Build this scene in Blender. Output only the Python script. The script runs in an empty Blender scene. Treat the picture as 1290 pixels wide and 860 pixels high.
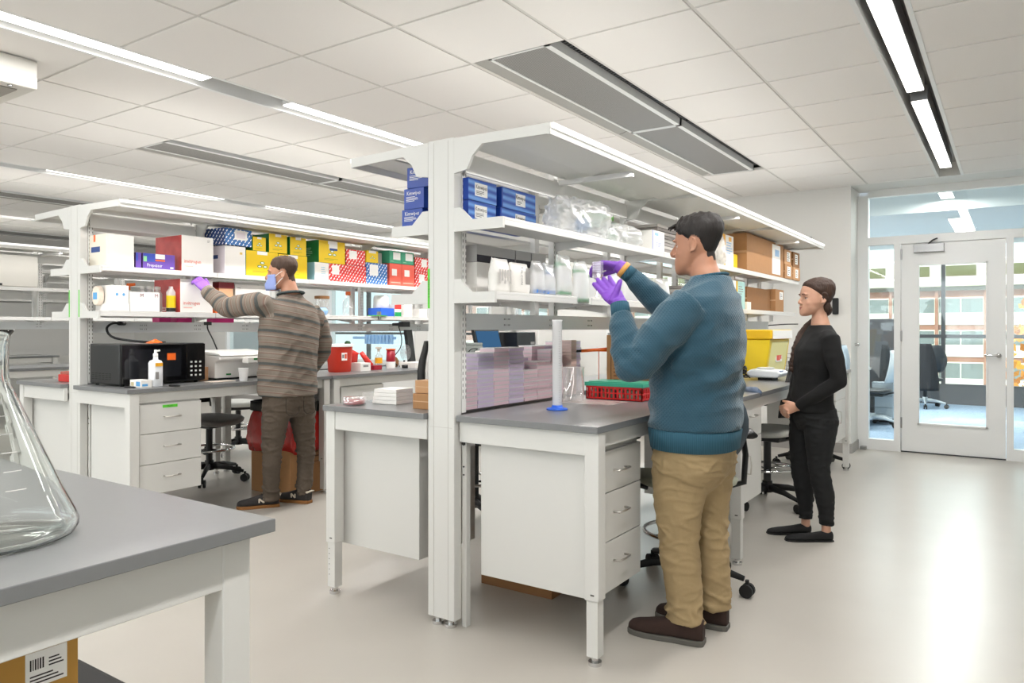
import bpy, bmesh, math, random
from mathutils import Vector, Matrix, noise
R = random.Random(7)
S = bpy.context.scene
C = S.collection
PI = math.pi

# ---------------------------------------------------------------- camera
cam_d = bpy.data.cameras.new('camera')
cam = bpy.data.objects.new('camera', cam_d); C.objects.link(cam)
cam.location = (0, 0, 1.285)
cam.rotation_euler = (PI/2, 0, math.radians(34.14))
cam_d.sensor_width = 36.0
cam_d.lens = 927.2/1290*36
cam_d.shift_y = -16.5/1290
cam_d.clip_end = 500; cam_d.clip_start = 0.05
S.camera = cam
# ---------------------------------------------------------------- world, sun, exposure
W = bpy.data.worlds.new('sky'); S.world = W; W.use_nodes = True
_n = W.node_tree; _n.nodes.clear()
_o = _n.nodes.new('ShaderNodeOutputWorld'); _b = _n.nodes.new('ShaderNodeBackground')
_b.inputs[0].default_value = (.88, .94, 1, 1); _b.inputs[1].default_value = 1.9
_n.links.new(_b.outputs[0], _o.inputs[0])
sun_d = bpy.data.lights.new('sun', 'SUN'); sun_d.energy = 4.5; sun_d.angle = .01; sun_d.color = (1, .95, .88)
sun = bpy.data.objects.new('sun', sun_d); C.objects.link(sun)
sun.rotation_euler = (math.radians(52), 0, math.radians(-28))
S.view_settings.view_transform = 'Standard'; S.view_settings.look = 'None'
S.view_settings.exposure = 0.12; S.view_settings.gamma = 1.0; S.view_settings.use_curve_mapping = False
LAMP = 0.60      # scale of all area lamps, the added fills too

# ---------------------------------------------------------------- materials
def lin(h):
    if isinstance(h, str):
        v = [int(h[i:i+2], 16)/255 for i in (0, 2, 4)]
        return tuple((c/12.92 if c <= .04045 else ((c+.055)/1.055)**2.4) for c in v) + (1,)
    return tuple(h) + (1,) if len(h) == 3 else tuple(h)
class G:
    """tiny node graph helper"""
    def __init__(s, name):
        s.m = bpy.data.materials.new(name); s.m.use_nodes = True
        s.t = s.m.node_tree; s.t.nodes.clear()
        s.out = s.t.nodes.new('ShaderNodeOutputMaterial')
    def n(s, typ, ins=None, **kw):
        nd = s.t.nodes.new(typ)
        for k, v in kw.items(): setattr(nd, k, v)
        for k, v in (ins or {}).items(): s.set(nd.inputs[k], v)
        return nd
    def set(s, sock, v):
        if isinstance(v, bpy.types.NodeSocket): s.t.links.new(v, sock)
        else: sock.default_value = v
    def math(s, op, a, b=0.0, c=None):
        nd = s.n('ShaderNodeMath', operation=op)
        s.set(nd.inputs[0], a); s.set(nd.inputs[1], b)
        if c is not None: s.set(nd.inputs[2], c)
        return nd.outputs[0]
    def mix(s, f, a, b):
        nd = s.n('ShaderNodeMix', data_type='RGBA')
        s.set(nd.inputs[0], f); s.set(nd.inputs[6], a); s.set(nd.inputs[7], b)
        return nd.outputs[2]
    def xyz(s, which='Object'):
        tc = s.n('ShaderNodeTexCoord'); sp = s.n('ShaderNodeSeparateXYZ', {0: tc.outputs[which]})
        return tc.outputs[which], sp.outputs[0], sp.outputs[1], sp.outputs[2]
    def noise(s, scale, detail=3, vec=None):
        nd = s.n('ShaderNodeTexNoise', {'Scale': scale, 'Detail': detail})
        if vec is not None: s.set(nd.inputs['Vector'], vec)
        return nd.outputs['Fac']
    def bsdf(s, color, rough=.5, metal=0.0, bump=None, bs=.2, bd=.002, **kw):
        p = s.n('ShaderNodeBsdfPrincipled')
        s.set(p.inputs['Base Color'], color); s.set(p.inputs['Roughness'], rough); s.set(p.inputs['Metallic'], metal)
        for k, v in kw.items(): s.set(p.inputs[k.replace('_', ' ')], v)
        if bump is not None:
            b = s.n('ShaderNodeBump', {'Strength': bs, 'Distance': bd, 'Height': bump}); s.t.links.new(b.outputs[0], p.inputs['Normal'])
        s.t.links.new(p.outputs[0], s.out.inputs[0])
        return s.m
_mc = {}
def mat(name, color, rough=.5, metal=0.0, noise_=None, **kw):
    if name in _mc: return _mc[name]
    g = G(name); col = lin(color)
    if noise_:
        sc, amt, bs = noise_
        f = g.noise(sc, 4, g.xyz()[0])
        c = g.mix(f, tuple(x*(1-amt) for x in col[:3])+(1,), tuple(min(1, x*(1+amt)) for x in col[:3])+(1,))
        m = g.bsdf(c, rough, metal, bump=f if bs else None, bs=bs or 0, **kw)
    else: m = g.bsdf(col, rough, metal, **kw)
    _mc[name] = m; return m
def emit(name, color, st):
    if name in _mc: return _mc[name]
    g = G(name); e = g.n('ShaderNodeEmission', {0: lin(color), 1: st}); g.t.links.new(e.outputs[0], g.out.inputs[0]); _mc[name] = g.m; return g.m
def clear(name, color='ffffff', refl=.08, haze=0.0, rough=.03, hazecol='ffffff'):
    """thin clear sheet: mostly see-through, a little gloss, optional milky haze"""
    if name in _mc: return _mc[name]
    g = G(name)
    t = g.n('ShaderNodeBsdfTransparent', {0: lin(color)}); gl = g.n('ShaderNodeBsdfGlossy', {0: (1, 1, 1, 1), 'Roughness': rough})
    lw = g.n('ShaderNodeLayerWeight', {0: .35})
    f = g.math('MULTIPLY_ADD', lw.outputs['Facing'], .45, refl)
    a = g.n('ShaderNodeMixShader', {0: f, 1: t.outputs[0], 2: gl.outputs[0]})
    if haze:
        d = g.n('ShaderNodeBsdfDiffuse', {0: lin(hazecol)}); tl = g.n('ShaderNodeBsdfTranslucent', {0: lin(hazecol)})
        dd = g.n('ShaderNodeMixShader', {0: .45, 1: d.outputs[0], 2: tl.outputs[0]})
        a = g.n('ShaderNodeMixShader', {0: haze, 1: a.outputs[0], 2: dd.outputs[0]})
    g.t.links.new(a.outputs[0], g.out.inputs[0]); _mc[name] = g.m; return g.m
def dashes(name, base, dash='ffffff', k=26.0):
    """printed diagonal white dashes"""
    if name in _mc: return _mc[name]
    g = G(name); _, x, y, z = g.xyz()
    u = g.math('ADD', x, y)
    a = g.math('FRACT', g.math('MULTIPLY', g.math('SUBTRACT', g.math('MULTIPLY', u, 1.0), g.math('MULTIPLY', z, .85)), k))
    b0 = g.math('MULTIPLY', g.math('ADD', g.math('MULTIPLY', u, .8), z), k)
    row = g.math('FLOOR', g.math('MULTIPLY', g.math('SUBTRACT', u, g.math('MULTIPLY', z, .85)), k))
    b = g.math('FRACT', g.math('ADD', b0, g.math('MULTIPLY', row, .37)))
    f = g.math('MULTIPLY', g.math('LESS_THAN', a, .27), g.math('LESS_THAN', b, .62))
    m = g.bsdf(g.mix(f, lin(base), lin(dash)), .45); _mc[name] = m; return m

WHITE = mat('white_powder_coat', 'd2d1cd', .42)
WHITE2 = mat('white_shelf_metal', 'dbdad7', .38)
PAINT = mat('wall_paint', 'dddcd8', .7)
FRAMEW = mat('white_frame_paint', 'e4e5e4', .35)
TOP = mat('grey_resin_worktop', '777879', .28, noise_=(60, .04, 0))
TOPE = mat('worktop_edge', '77797a', .35)
PULL = mat('handle_satin_steel', 'c9c5bf', .3, .8)
CHROME = mat('chrome', 'd8d8d8', .15, 1.0)
STEEL = mat('brushed_steel', '9c9c9c', .35, .9)
BLACK = mat('black_plastic', '121314', .4)
DARK = mat('dark_grey_plastic', '2c2e31', .45)
RUBBER = mat('black_rubber', '0d0d0d', .6)
SEATG = mat('light_grey_vinyl', 'c6c7c2', .5)
CARD = mat('cardboard', 'a87b50', .75, noise_=(25, .08, .1))
CARD2 = mat('pale_cardboard', 'bf9268', .75, noise_=(25, .06, .1))
CARDD = mat('dark_cardboard', '8a6038', .75, noise_=(25, .08, .1))
PAPER = mat('white_paper', 'f2f1ee', .6)
WBOX = mat('white_carton', 'eeebe6', .55)
INK = mat('dark_ink', '2a2426', .6)
INKP = mat('plum_ink', '7a2f4a', .6)
INKR = mat('red_ink', 'e2604a', .6)
REDP = mat('red_plastic', 'c92a22', .35)
REDD = mat('dark_red_plastic', 'a01a2e', .3)
ORANGE = mat('orange_plastic', 'ee6a1c', .4)
YEL = mat('yellow_carton', 'e9c512', .5)
GRN = mat('green_carton', '127a34', .5)
LIME = mat('lime_tape', '58c832', .6)
BLUEC = mat('blue_carton', '1c56b0', .45)
NAVY = mat('navy_print', '173f86', .45)
LBLUE = mat('light_blue_print', '8fb8e0', .45)
PINK = mat('magenta_sticker', 'd2257c', .5)
TAN = mat('tan_sticker', 'c0b48a', .5)
TEAL = mat('teal_plastic', '39a487', .4)
CLEAR = clear('clear_plastic', refl=.10, haze=.10)
FILM = clear('plastic_film', refl=.08, haze=.30, rough=.12)
FROST = clear('frosted_plastic', refl=.1, haze=.55, rough=.2)
GLASS = clear('window_glass', 'f4faf9', refl=.04)
PINKP = clear('pink_medium_plastic', 'fdf6f8', refl=.10, haze=.72, rough=.1, hazecol='ffe9f0')
LILP = clear('lilac_medium_plastic', 'f8f4fb', refl=.10, haze=.72, rough=.1, hazecol='efe4f8')
LAMPM = emit('lamp_diffuser', 'fffaf2', 6.0)
LAMPS = emit('shelf_light_diffuser', 'fffcf6', 1.4)
GLOVE = mat('purple_nitrile', '7a44b4', .45, noise_=(40, .08, .15))

# ---------------------------------------------------------------- mesh helpers
WL = {}
def place(o, parent, w):
    C.objects.link(o)
    if parent is not None:
        o.parent = parent; pw = WL[parent.name]; o.location = Vector(w) - pw
    else: o.location = w
    WL[o.name] = Vector(w); return o
def tag(o, label=None, cat=None, group=None, kind=None):
    if label: o['label'] = label
    if cat: o['category'] = cat
    if group: o['group'] = group
    if kind: o['kind'] = kind
    return o
def thing(name, label, cat, loc, group=None, rz=0):
    o = bpy.data.objects.new(name, None); o.empty_display_size = .05; place(o, None, loc); o.rotation_euler.z = rz
    return tag(o, label, cat, group)
class MB:
    def __init__(s): s.v = []; s.f = []; s.m = []
    def add(s, vs, fs, mi=0):
        k = len(s.v); s.v += [tuple(p) for p in vs]; s.f += [tuple(i+k for i in f) for f in fs]; s.m += [mi]*len(fs); return s
    def box(s, x0, x1, y0, y1, z0, z1, mi=0, top=None, px=None, ny=None):
        vs = [(x0,y0,z0),(x1,y0,z0),(x1,y1,z0),(x0,y1,z0),(x0,y0,z1),(x1,y0,z1),(x1,y1,z1),(x0,y1,z1)]
        fs = [(0,3,2,1),(4,5,6,7),(0,1,5,4),(1,2,6,5),(2,3,7,6),(3,0,4,7)]
        s.add(vs, fs, mi)
        if top is not None: s.m[-5] = top
        if ny is not None: s.m[-4] = ny
        if px is not None: s.m[-3] = px
        return s
    def prism(s, poly, axis, a, b, mi=0):
        n = len(poly)
        def P(p, t):
            return (t, p[0], p[1]) if axis == 'x' else (p[0], t, p[1]) if axis == 'y' else (p[0], p[1], t)
        vs = [P(p, a) for p in poly] + [P(p, b) for p in poly]
        fs = [tuple(range(n))[::-1], tuple(range(n, 2*n))] + [(i, (i+1) % n, n+(i+1) % n, n+i) for i in range(n)]
        return s.add(vs, fs, mi)
    def loft(s, rings, mi=0, cap=True, closed=True):
        n = len(rings[0]); vs = [p for r in rings for p in r]; fs = []
        for i in range(len(rings)-1):
            for j in range(n if closed else n-1):
                k = (j+1) % n; fs.append((i*n+j, i*n+k, (i+1)*n+k, (i+1)*n+j))
        if cap: fs += [tuple(range(n))[::-1], tuple((len(rings)-1)*n+j for j in range(n))]
        return s.add(vs, fs, mi)
    def cyl(s, p0, p1, r0, r1=None, n=16, mi=0, cap=True): return s.limb([p0, p1], [r0, r0 if r1 is None else r1], n, mi, cap)
    def limb(s, pts, rad, n=14, mi=0, cap=True, ref=None):
        pts = [Vector(p) for p in pts]; rings = []; u = None
        for i, p in enumerate(pts):
            d = (pts[min(i+1, len(pts)-1)] - pts[max(i-1, 0)])
            if d.length < 1e-9: d = Vector((0, 0, 1))
            d.normalize()
            if u is None:
                h = Vector(ref) if ref else (Vector((1, 0, 0)) if abs(d.x) < .8 else Vector((0, 1, 0)))
            else: h = u
            u = h - d*h.dot(d)
            if u.length < 1e-6: u = d.orthogonal()
            u.normalize(); w = d.cross(u)
            a, b = rad[i] if isinstance(rad[i], (tuple, list)) else (rad[i], rad[i])
            rings.append([p + u*(a*math.cos(t)) + w*(b*math.sin(t)) for t in (2*PI*j/n for j in range(n))])
        return s.loft(rings, mi, cap)
    def tube(s, pts, r, n=8, mi=0, sm=4):
        P = [Vector(p) for p in pts]
        if sm and len(P) > 2:
            q = []
            for i in range(len(P)-1):
                a, b, c, d = P[max(i-1, 0)], P[i], P[i+1], P[min(i+2, len(P)-1)]
                for k in range(sm):
                    t = k/sm; q.append(.5*((2*b)+(c-a)*t+(2*a-5*b+4*c-d)*t*t+(3*b-a-3*c+d)*t**3))
            q.append(P[-1]); P = q
        return s.limb(P, [r]*len(P), n, mi)
    def lathe(s, prof, c=(0, 0, 0), n=24, mi=0, cap=True, sx=1, sy=1):
        return s.loft([[(c[0]+r*sx*math.cos(2*PI*j/n), c[1]+r*sy*math.sin(2*PI*j/n), c[2]+z) for j in range(n)] for r, z in prof], mi, cap)
    def ell(s, c, r, n=16, m=10, mi=0, rot=None):
        c = Vector(c); rings = []
        for i in range(1, m):
            t = PI*i/m; ring = []
            for j in range(n):
                a = 2*PI*j/n; v = Vector((r[0]*math.sin(t)*math.cos(a), r[1]*math.sin(t)*math.sin(a), -r[2]*math.cos(t)))
                if rot: v = rot @ v
                ring.append(c+v)
            rings.append(ring)
        return s.loft(rings, mi)
    def xf(s, M):
        s.v = [tuple(M @ Vector(p)) for p in s.v]; return s
    def mesh(s, name, mats, org=(0, 0, 0), smooth=False):
        o = Vector(org); me = bpy.data.meshes.new(name)
        me.from_pydata([tuple(Vector(p)-o) for p in s.v], [], s.f)
        for m in (mats if isinstance(mats, (list, tuple)) else [mats]): me.materials.append(m)
        me.polygons.foreach_set('material_index', s.m)
        if smooth: me.polygons.foreach_set('use_smooth', [True]*len(me.polygons))
        bm = bmesh.new(); bm.from_mesh(me); bmesh.ops.recalc_face_normals(bm, faces=bm.faces); bm.to_mesh(me); bm.free()
        me.update(); return me
    def build(s, name, mats, parent=None, bevel=0, smooth=False, local=False, label=None, cat=None, group=None, kind=None, org=None, auto=False):
        if local: o = bpy.data.objects.new(name, s.mesh(name, mats, (0, 0, 0), smooth)); C.objects.link(o); o.parent = parent; WL[o.name] = WL[parent.name] if parent else Vector()
        else:
            xs = [p[0] for p in s.v]; ys = [p[1] for p in s.v]; zs = [p[2] for p in s.v]
            w = Vector(org) if org is not None else Vector(((min(xs)+max(xs))/2, (min(ys)+max(ys))/2, min(zs)))
            o = bpy.data.objects.new(name, s.mesh(name, mats, w, smooth)); place(o, parent, w)
        if bevel:
            b = o.modifiers.new('bevel', 'BEVEL'); b.width = bevel; b.segments = 2; b.limit_method = 'ANGLE'; b.angle_limit = .6
        if auto:
            for p in o.data.polygons: p.use_smooth = True
            bm = bmesh.new(); bm.from_mesh(o.data)
            for e in bm.edges:
                if len(e.link_faces) == 2 and e.calc_face_angle(0) > .7: e.smooth = False
            bm.to_mesh(o.data); bm.free()
        return tag(o, label, cat, group, kind)
def B(*a, **k): return MB().box(*a, **k)
def text(body, size, m, parent, pos, face='+x', name='lettering', local=False, ratio=1.0, kind=None):
    cu = bpy.data.curves.new('t', 'FONT'); cu.body = body; cu.size = size; cu.resolution_u = 1; cu.align_x = 'CENTER'; cu.align_y = 'CENTER'
    t = bpy.data.objects.new('t', cu); C.objects.link(t); bpy.context.view_layer.update()
    me = bpy.data.meshes.new_from_object(t.evaluated_get(bpy.context.evaluated_depsgraph_get()))
    bpy.data.objects.remove(t); me.materials.clear(); me.materials.append(m)
    r, n = {'+x': ((0, 1, 0), (1, 0, 0)), '-y': ((1, 0, 0), (0, -1, 0)), '-x': ((0, -1, 0), (-1, 0, 0)), '+xv': ((0, 0, -1), (1, 0, 0)), '-yv': ((0, 0, -1), (0, -1, 0))}[face]
    r = Vector(r); n = Vector(n); u = n.cross(r)
    for v in me.vertices: v.co = r*(v.co.x*ratio) + u*v.co.y + n*.0006
    o = bpy.data.objects.new(name, me)
    if local: C.objects.link(o); o.parent = parent; o.location = pos; WL[o.name] = Vector(pos)
    else: place(o, parent, pos)
    return o
def copy_tree(o, parent=None):
    c = o.copy(); C.objects.link(c)
    if parent: c.parent = parent
    for ch in list(o.children): copy_tree(ch, c)
    return c
def area(name, loc, sx, sy, power, color=(1, .985, .965), rot=(0, 0, 0), parent=None):
    d = bpy.data.lights.new(name, 'AREA'); d.shape = 'RECTANGLE'; d.size = sx; d.size_y = sy; d.energy = power*LAMP; d.color = color
    o = bpy.data.objects.new(name, d); place(o, parent, loc); o.rotation_euler = rot; return o
# ================================================================ SETTING
ZC = 2.75; YW = 8.21; YD = 8.65
g = G('floor_sheet'); v, x, y, z = g.xyz()
f = g.noise(3.0, 5, v); f2 = g.noise(90, 2, v)
FLOORM = g.bsdf(g.mix(g.math('MULTIPLY', f, 1.0), lin('aca79f'), lin('b6b1a9')), g.math('MULTIPLY_ADD', f2, .05, .27), bump=f2, bs=.01, Specular_IOR_Level=.5)
fl = B(-15, 3, -3, YD+.1, -.1, 0).build('floor', FLOORM, kind='structure')
TILEM = mat('ceiling_tile_board', 'eae7e4', .85, noise_=(180, .03, .12))
GRIDM = mat('ceiling_grid_metal', 'd2cfca', .5)
SLOTM = mat('slot_grey_metal', '8f8c88', .5)
ceil = B(-15, 3, -3, YW+.02, 2.98, 3.05).build('ceiling', mat('plenum_grey', '6a6866', .8), kind='structure')
SL = [(-.588, -.384), (-4.06, -3.838), (-7.53, -7.34), (-11.0, -10.8)]          # light slots
XL = [2.0, .83, -.384, None, -.588, -1.203, -1.866, -2.47, -3.15, -3.838, None, -4.06, -4.72, -5.385, -5.94, -6.64, -7.34, None, -7.53, -8.2, -8.83, -9.40, -10.1, -10.8, None, -11.0, -11.7, -12.4, -13.1, -14.9]
YL = [3.245+.6096*k for k in range(-10, 9)]
YLE = [YL[0]] + YL[1:]
BEAMS = [(-2.47, -1.866, 3.245, 6.902), (-5.94, -5.385, 3.245, 6.902), (-9.40, -8.83, 1.416, 5.073), (-9.40, -8.83, 5.073, 8.12), (-13.1, -12.4, 4.46, 8.12)]
def inbeam(x, y): return any(a < x < b and c < y < d for a, b, c, d in BEAMS)
_gs = set(); grid = MB(); _tm = {}; ntile = 0; rest = MB()
def seen(x, y):
    f_ = -.5613*x + .8276*y
    if f_ < .6: return False
    px = 645+927*(.8276*x+.5613*y)/f_; py = 413.5-927*1.465/f_
    return -220 < px < 1500 and py > -260
for i in range(len(XL)-1):
    if XL[i] is None or XL[i+1] is None: continue
    x1, x0 = XL[i], XL[i+1]
    for xg in (x0, x1):
        if xg not in _gs and min(abs(xg-e) for s_ in SL for e in s_) > .02: _gs.add(xg); grid.box(xg-.012, xg+.012, -2.8, YW, ZC+.001, ZC+.02)
    for j in range(len(YL)):
        y0 = YL[j]; y1 = min(y0+.6096, YW)
        if y1-y0 < .02: continue
        cx, cy = (x0+x1)/2, (y0+y1)/2
        if inbeam(cx, cy): continue
        grid.box(x0+.013, x1-.013, y0-.010, y0+.010, ZC+.0015, ZC+.02)
        key = (round(x1-x0, 3), round(y1-y0, 3))
        a, b = (x1-x0)/2-.0105, (y1-y0)/2-.009
        if seen(cx, cy) and ntile < 296:
            if key not in _tm: _tm[key] = MB().box(-a, a, -b, b, 0, .022).mesh('ceiling_tile', TILEM)
            place(bpy.data.objects.new('ceiling_tile', _tm[key]), ceil, (cx, cy, ZC-.004)); ntile += 1
        else: rest.box(cx-a, cx+a, cy-b, cy+b, ZC-.004, ZC+.018)
rest.build('ceiling_tile_field', TILEM, ceil, kind='stuff')
grid.build('ceiling_grid', GRIDM, ceil, kind='stuff')
sl = MB()
for a, b in SL:
    for xx in (a, b): sl.box(xx-.012, xx+.012, -2.8, YW, ZC-.006, ZC+.16)
sl.build('slot_trim', FRAMEW, ceil)
sl = MB()
for a, b in SL: sl.box(a+.012, b-.012, -2.8, YW, ZC+.13, ZC+.16)
sl.build('slot_back', SLOTM, ceil)
def lin_light(x, y0, y1, w, z, label, body=True, ends=True):
    t = thing('linear_light', label, 'ceiling light', (x, (y0+y1)/2, z), 'linear ceiling lights in the slots')
    B(x-w/2, x+w/2, y0, y1, z+.006, z+.10).build('housing', STEEL if body else FRAMEW, t)
    B(x-w/2+.004, x+w/2-.004, y0+.004, y1-.004, z, z+.006).build('diffuser', LAMPM, t)
    area('lamp', (x, (y0+y1)/2, z-.012), w, y1-y0, 24*(y1-y0), parent=t)
lin_light(-.486, -1.5, 5.13, .098, ZC-.012, 'long bright linear ceiling light at top right, nearest the camera', True)
lin_light(-.482, 5.30, 7.62, .094, ZC-.03, 'short linear ceiling light near the glass door, slightly dropped in its slot', True)
lin_light(-3.95, -2.0, 2.60, .11, ZC+.012, 'linear ceiling light running in from the top left corner of the photo', False)
lin_light(-3.95, 3.19, 7.9, .11, ZC+.012, 'linear ceiling light beyond the short dark gap, ending above the near shelf column', False)
lin_light(-7.43, 3.25, 5.12, .09, ZC+.01, 'linear ceiling light above the left end of the striped shirt man\'s shelving', False)
lin_light(-7.43, 5.70, 7.9, .09, ZC+.01, 'linear ceiling light above the far half of the yellow box shelving', False)
lin_light(-7.43, -1.5, 2.3, .09, ZC+.01, 'linear ceiling light left of the frame over the left aisle', False)
lin_light(-10.9, 1.0, 4.62, .09, ZC+.01, 'faint linear ceiling light at far left edge behind the left shelving post', False)
lin_light(-10.9, 5.6, 7.9, .09, ZC+.01, 'short far linear ceiling light seen through the left shelving', False)
# active chilled beams
PERF = None
g = G('perforated_panel'); v, x, y, z = g.xyz()
h = g.math('MULTIPLY', g.math('SINE', g.math('MULTIPLY', x, 520)), g.math('SINE', g.math('MULTIPLY', y, 520)))
PERF = g.bsdf(g.mix(g.math('GREATER_THAN', h, .25), lin('8f8d8a'), lin('5c5a58')), .5, bump=h, bs=.1)
for k, (a, b, c, d) in enumerate(BEAMS):
    hs = [(c, (c+d)/2), ((c+d)/2, d)] if k < 2 else [(c, d)]
    nm = ['above the shelves right of the near column', 'above the aisle where the striped shirt man stands', 'far left over the back aisle, nearer section', 'far left over the back aisle, farther section', 'at the far left edge behind the last bench']
    for q, (c1, d1) in enumerate(hs):
        side = ('near half' if q == 0 else 'far half')+' of the grey perforated ceiling panel ' if k < 2 else 'grey perforated ceiling panel '
        t = thing('chilled_beam', side+nm[k], 'ceiling panel', ((a+b)/2, (c1+d1)/2, ZC), 'grey perforated ceiling panels')
        B(a+.008, b-.008, c1+.006, d1-.006, ZC+.06, ZC+.09).build('housing', mat('beam_dark', '3c3b3a', .6), t)
        B(a+.13, b-.14, c1+.02, d1-.02, ZC+.002, ZC+.02).build('perforated_panel', PERF, t)
        m = MB()
        m.box(a+.11, a+.13, c1+.006, d1-.006, ZC-.002, ZC+.05).box(b-.14, b-.105, c1+.006, d1-.006, ZC-.002, ZC+.05)
        m.box(a+.11, b-.105, c1+.006, c1+.02, ZC-.002, ZC+.05).box(a+.11, b-.105, d1-.02, d1-.006, ZC-.002, ZC+.05)
        m.build('panel_frame', FRAMEW, t)
        MB().prism([(a+.008, ZC+.002), (a+.11, ZC+.03), (a+.11, ZC+.06), (a+.008, ZC+.06)], 'y', c1+.006, d1-.006).build('side_baffle', mat('beam_baffle', 'a19f9a', .5), t)
        m = MB()
        ny = int((d1-c1)/.03)
        for i in range(ny):
            yy = c1+.03+i*.03
            if yy < d1-.05: m.box(b-.075, b-.035, yy, yy+.012, ZC+.03, ZC+.055)
        m.build('nozzle_strip', BLACK, t, kind='stuff')
# far wall with glazed openings
def wall_y(name, y0, y1, x0, x1, z1, holes, m):
    mb = MB(); cur = x0
    for (a, b, c, d) in sorted(holes):
        mb.box(cur, a, y0, y1, 0, z1); mb.box(a, b, y0, y1, 0, c); mb.box(a, b, y0, y1, d, z1); cur = b
    mb.box(cur, x1, y0, y1, 0, z1); return mb.build(name, m, kind='structure')
WN = [(-4.15, -3.0, .75, 2.15), (-5.55, -4.9, .75, 2.15), (-7.05, -5.9, .75, 2.15), (-9.2, -7.3, .75, 2.15), (-11.9, -10.6, .75, 2.15)]
wall_y('wall_far', YW, YW+.12, -15, -1.362, 3.0, WN, PAINT)
for k, (a, b, c, d) in enumerate(WN):
    fr = MB().box(a, a+.05, YW-.01, YW+.13, c, d).box(b-.05, b, YW-.01, YW+.13, c, d).box(a, b, YW-.01, YW+.13, c, c+.05).box(a, b, YW-.01, YW+.13, d-.05, d)
    w_ = fr.build('window_%d' % (k+1), FRAMEW, kind='structure')
    B(a+.05, b-.05, YW+.055, YW+.061, c+.05, d-.05).build('pane', GLASS, w_)
B(-1.45, -1.362, YW+.12, YD+.1, 0, 3.0).build('wall_alcove_side', PAINT, kind='structure')
B(-1.362, 3, YW, YD+.1, ZC, 3.0).build('trim_1', PAINT, kind='structure')
B(-15.1, -15, -3, YW, 0, 3.0).build('wall_left', PAINT, kind='structure')
B(3, 3.1, -3, YD+.1, 0, 3.0).build('wall_right', PAINT, kind='structure')
wall_y('wall_back', -3.1, -3.0, -15, 3, 3.0, [(-13.5, -9.5, .9, 2.5), (-8.5, -4.5, .9, 2.5), (-3.5, 1.5, .9, 2.5)], PAINT)
for k, (a, b) in enumerate(((-13.5, -9.5), (-8.5, -4.5), (-3.5, 1.5))):
    w_ = MB().box(a, a+.05, -3.11, -2.99, .9, 2.5).box(b-.05, b, -3.11, -2.99, .9, 2.5).box(a, b, -3.11, -2.99, .9, .95).box(a, b, -3.11, -2.99, 2.45, 2.5).build('window_%d' % (k+8), FRAMEW, kind='structure')  # unseen windows, added to brighten the room from behind the camera
    B(a+.05, b-.05, -3.055, -3.05, .95, 2.45).build('pane', GLASS, w_)
    area('back_fill_lamp', ((a+b)/2, -2.96, 1.7), b-a-.2, 1.4, 58, color=(.93, .97, 1), rot=(PI/2, 0, 0))  # added fill lamp just inside each unseen back window
BASEM = mat('grey_baseboard', '9d9a96', .5)
B(-15, -1.362, YW-.012, YW, 0, .1).build('baseboard_far', BASEM, kind='structure')
B(-1.362, -1.35, YW-.012, YD-.05, 0, .1).build('baseboard_alcove', BASEM, kind='structure')
# glazed door front (at YD): frame, sidelights, transom, door
y0, y1 = YD-.03, YD+.07
m = MB()
for a, b, c in ((-1.362, -1.26, 2.7), (-1.015, -.953, 2.2), (-.038, .022, 2.2), (1.05, 1.12, 2.2), (2.9, 3.0, 2.7)): m.box(a, b, y0, y1, 0, c)
m.box(-1.26, -.953, y0+.001, y1-.001, 0, .11).box(.022, 1.05, y0+.001, y1-.001, 0, .11).box(1.12, 2.9, y0+.001, y1-.001, 0, .11)
m.box(-1.26, 3, y0+.001, y1-.001, 2.165, 2.25).box(-1.262, 3, y0+.002, y1-.002, 2.675, 2.76)
df = m.build('window_6', FRAMEW, kind='structure')
for a, b, c, d in ((-1.26, -1.015, .11, 2.165), (.022, 1.05, .11, 2.165), (1.12, 2.9, .11, 2.165), (-1.26, 3, 2.25, 2.675)):
    B(a, b, YD+.02, YD+.026, c, d).build('pane', GLASS, df)
d = MB().box(-.948, -.795, YD-.01, YD+.035, .012, 2.16).box(-.195, -.042, YD-.01, YD+.035, .012, 2.16).box(-.795, -.195, YD-.01, YD+.035, .012, .305).box(-.795, -.195, YD-.01, YD+.035, 1.94, 2.16)
door = d.build('door_1', FRAMEW, kind='structure')
B(-.795, -.195, YD+.01, YD+.016, .305, 1.94).build('pane', GLASS, door)
MB().box(-.80, -.785, YD-.022, YD+.04, .295, 1.95).box(-.205, -.19, YD-.022, YD+.04, .295, 1.95).box(-.80, -.19, YD-.022, YD+.04, .295, .31).box(-.80, -.19, YD-.022, YD+.04, 1.935, 1.95).build('glazing_bead', FRAMEW, door)
MB().cyl((-.10, YD-.012, 1.02), (-.10, YD-.05, 1.02), .022, n=14).tube([(-.10, YD-.055, 1.02), (-.15, YD-.06, 1.02), (-.215, YD-.055, 1.02)], .009).build('door_handle', CHROME, door, smooth=True)
MB().box(-.83, -.56, YD-.06, YD-.012, 2.065, 2.15).build('door_closer', STEEL, door, bevel=.004)
MB().tube([(-.70, YD-.03, 2.15), (-.66, YD-.07, 2.18), (-.62, YD-.05, 2.20)], .008, sm=2).build('closer_arm', DARK, door)
for zz in (.25, 1.15, 2.0): B(-.956, -.94, YD-.035, YD-.012, zz, zz+.11).build('hinge', STEEL, door)
B(-.95, -.04, YD-.02, YD+.04, 0, .011).build('threshold', DARK, door)
MB().box(-1.352, -1.335, YW+.17, YW+.25, 1.10, 1.13).ell((-1.33, YW+.21, 1.115), (.02, .02, .02), 10, 8).build('door_stop_knob', CHROME, None, smooth=True, label='small chrome holder fixed to the alcove wall at waist height', cat='wall fitting')
B(-1.33, -1.27, YD-.11, YD-.05, 0, .035).build('floor_stop', STEEL, None, bevel=.004, label='small grey steel floor stop at the foot of the glazed frame', cat='door stop')

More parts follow.
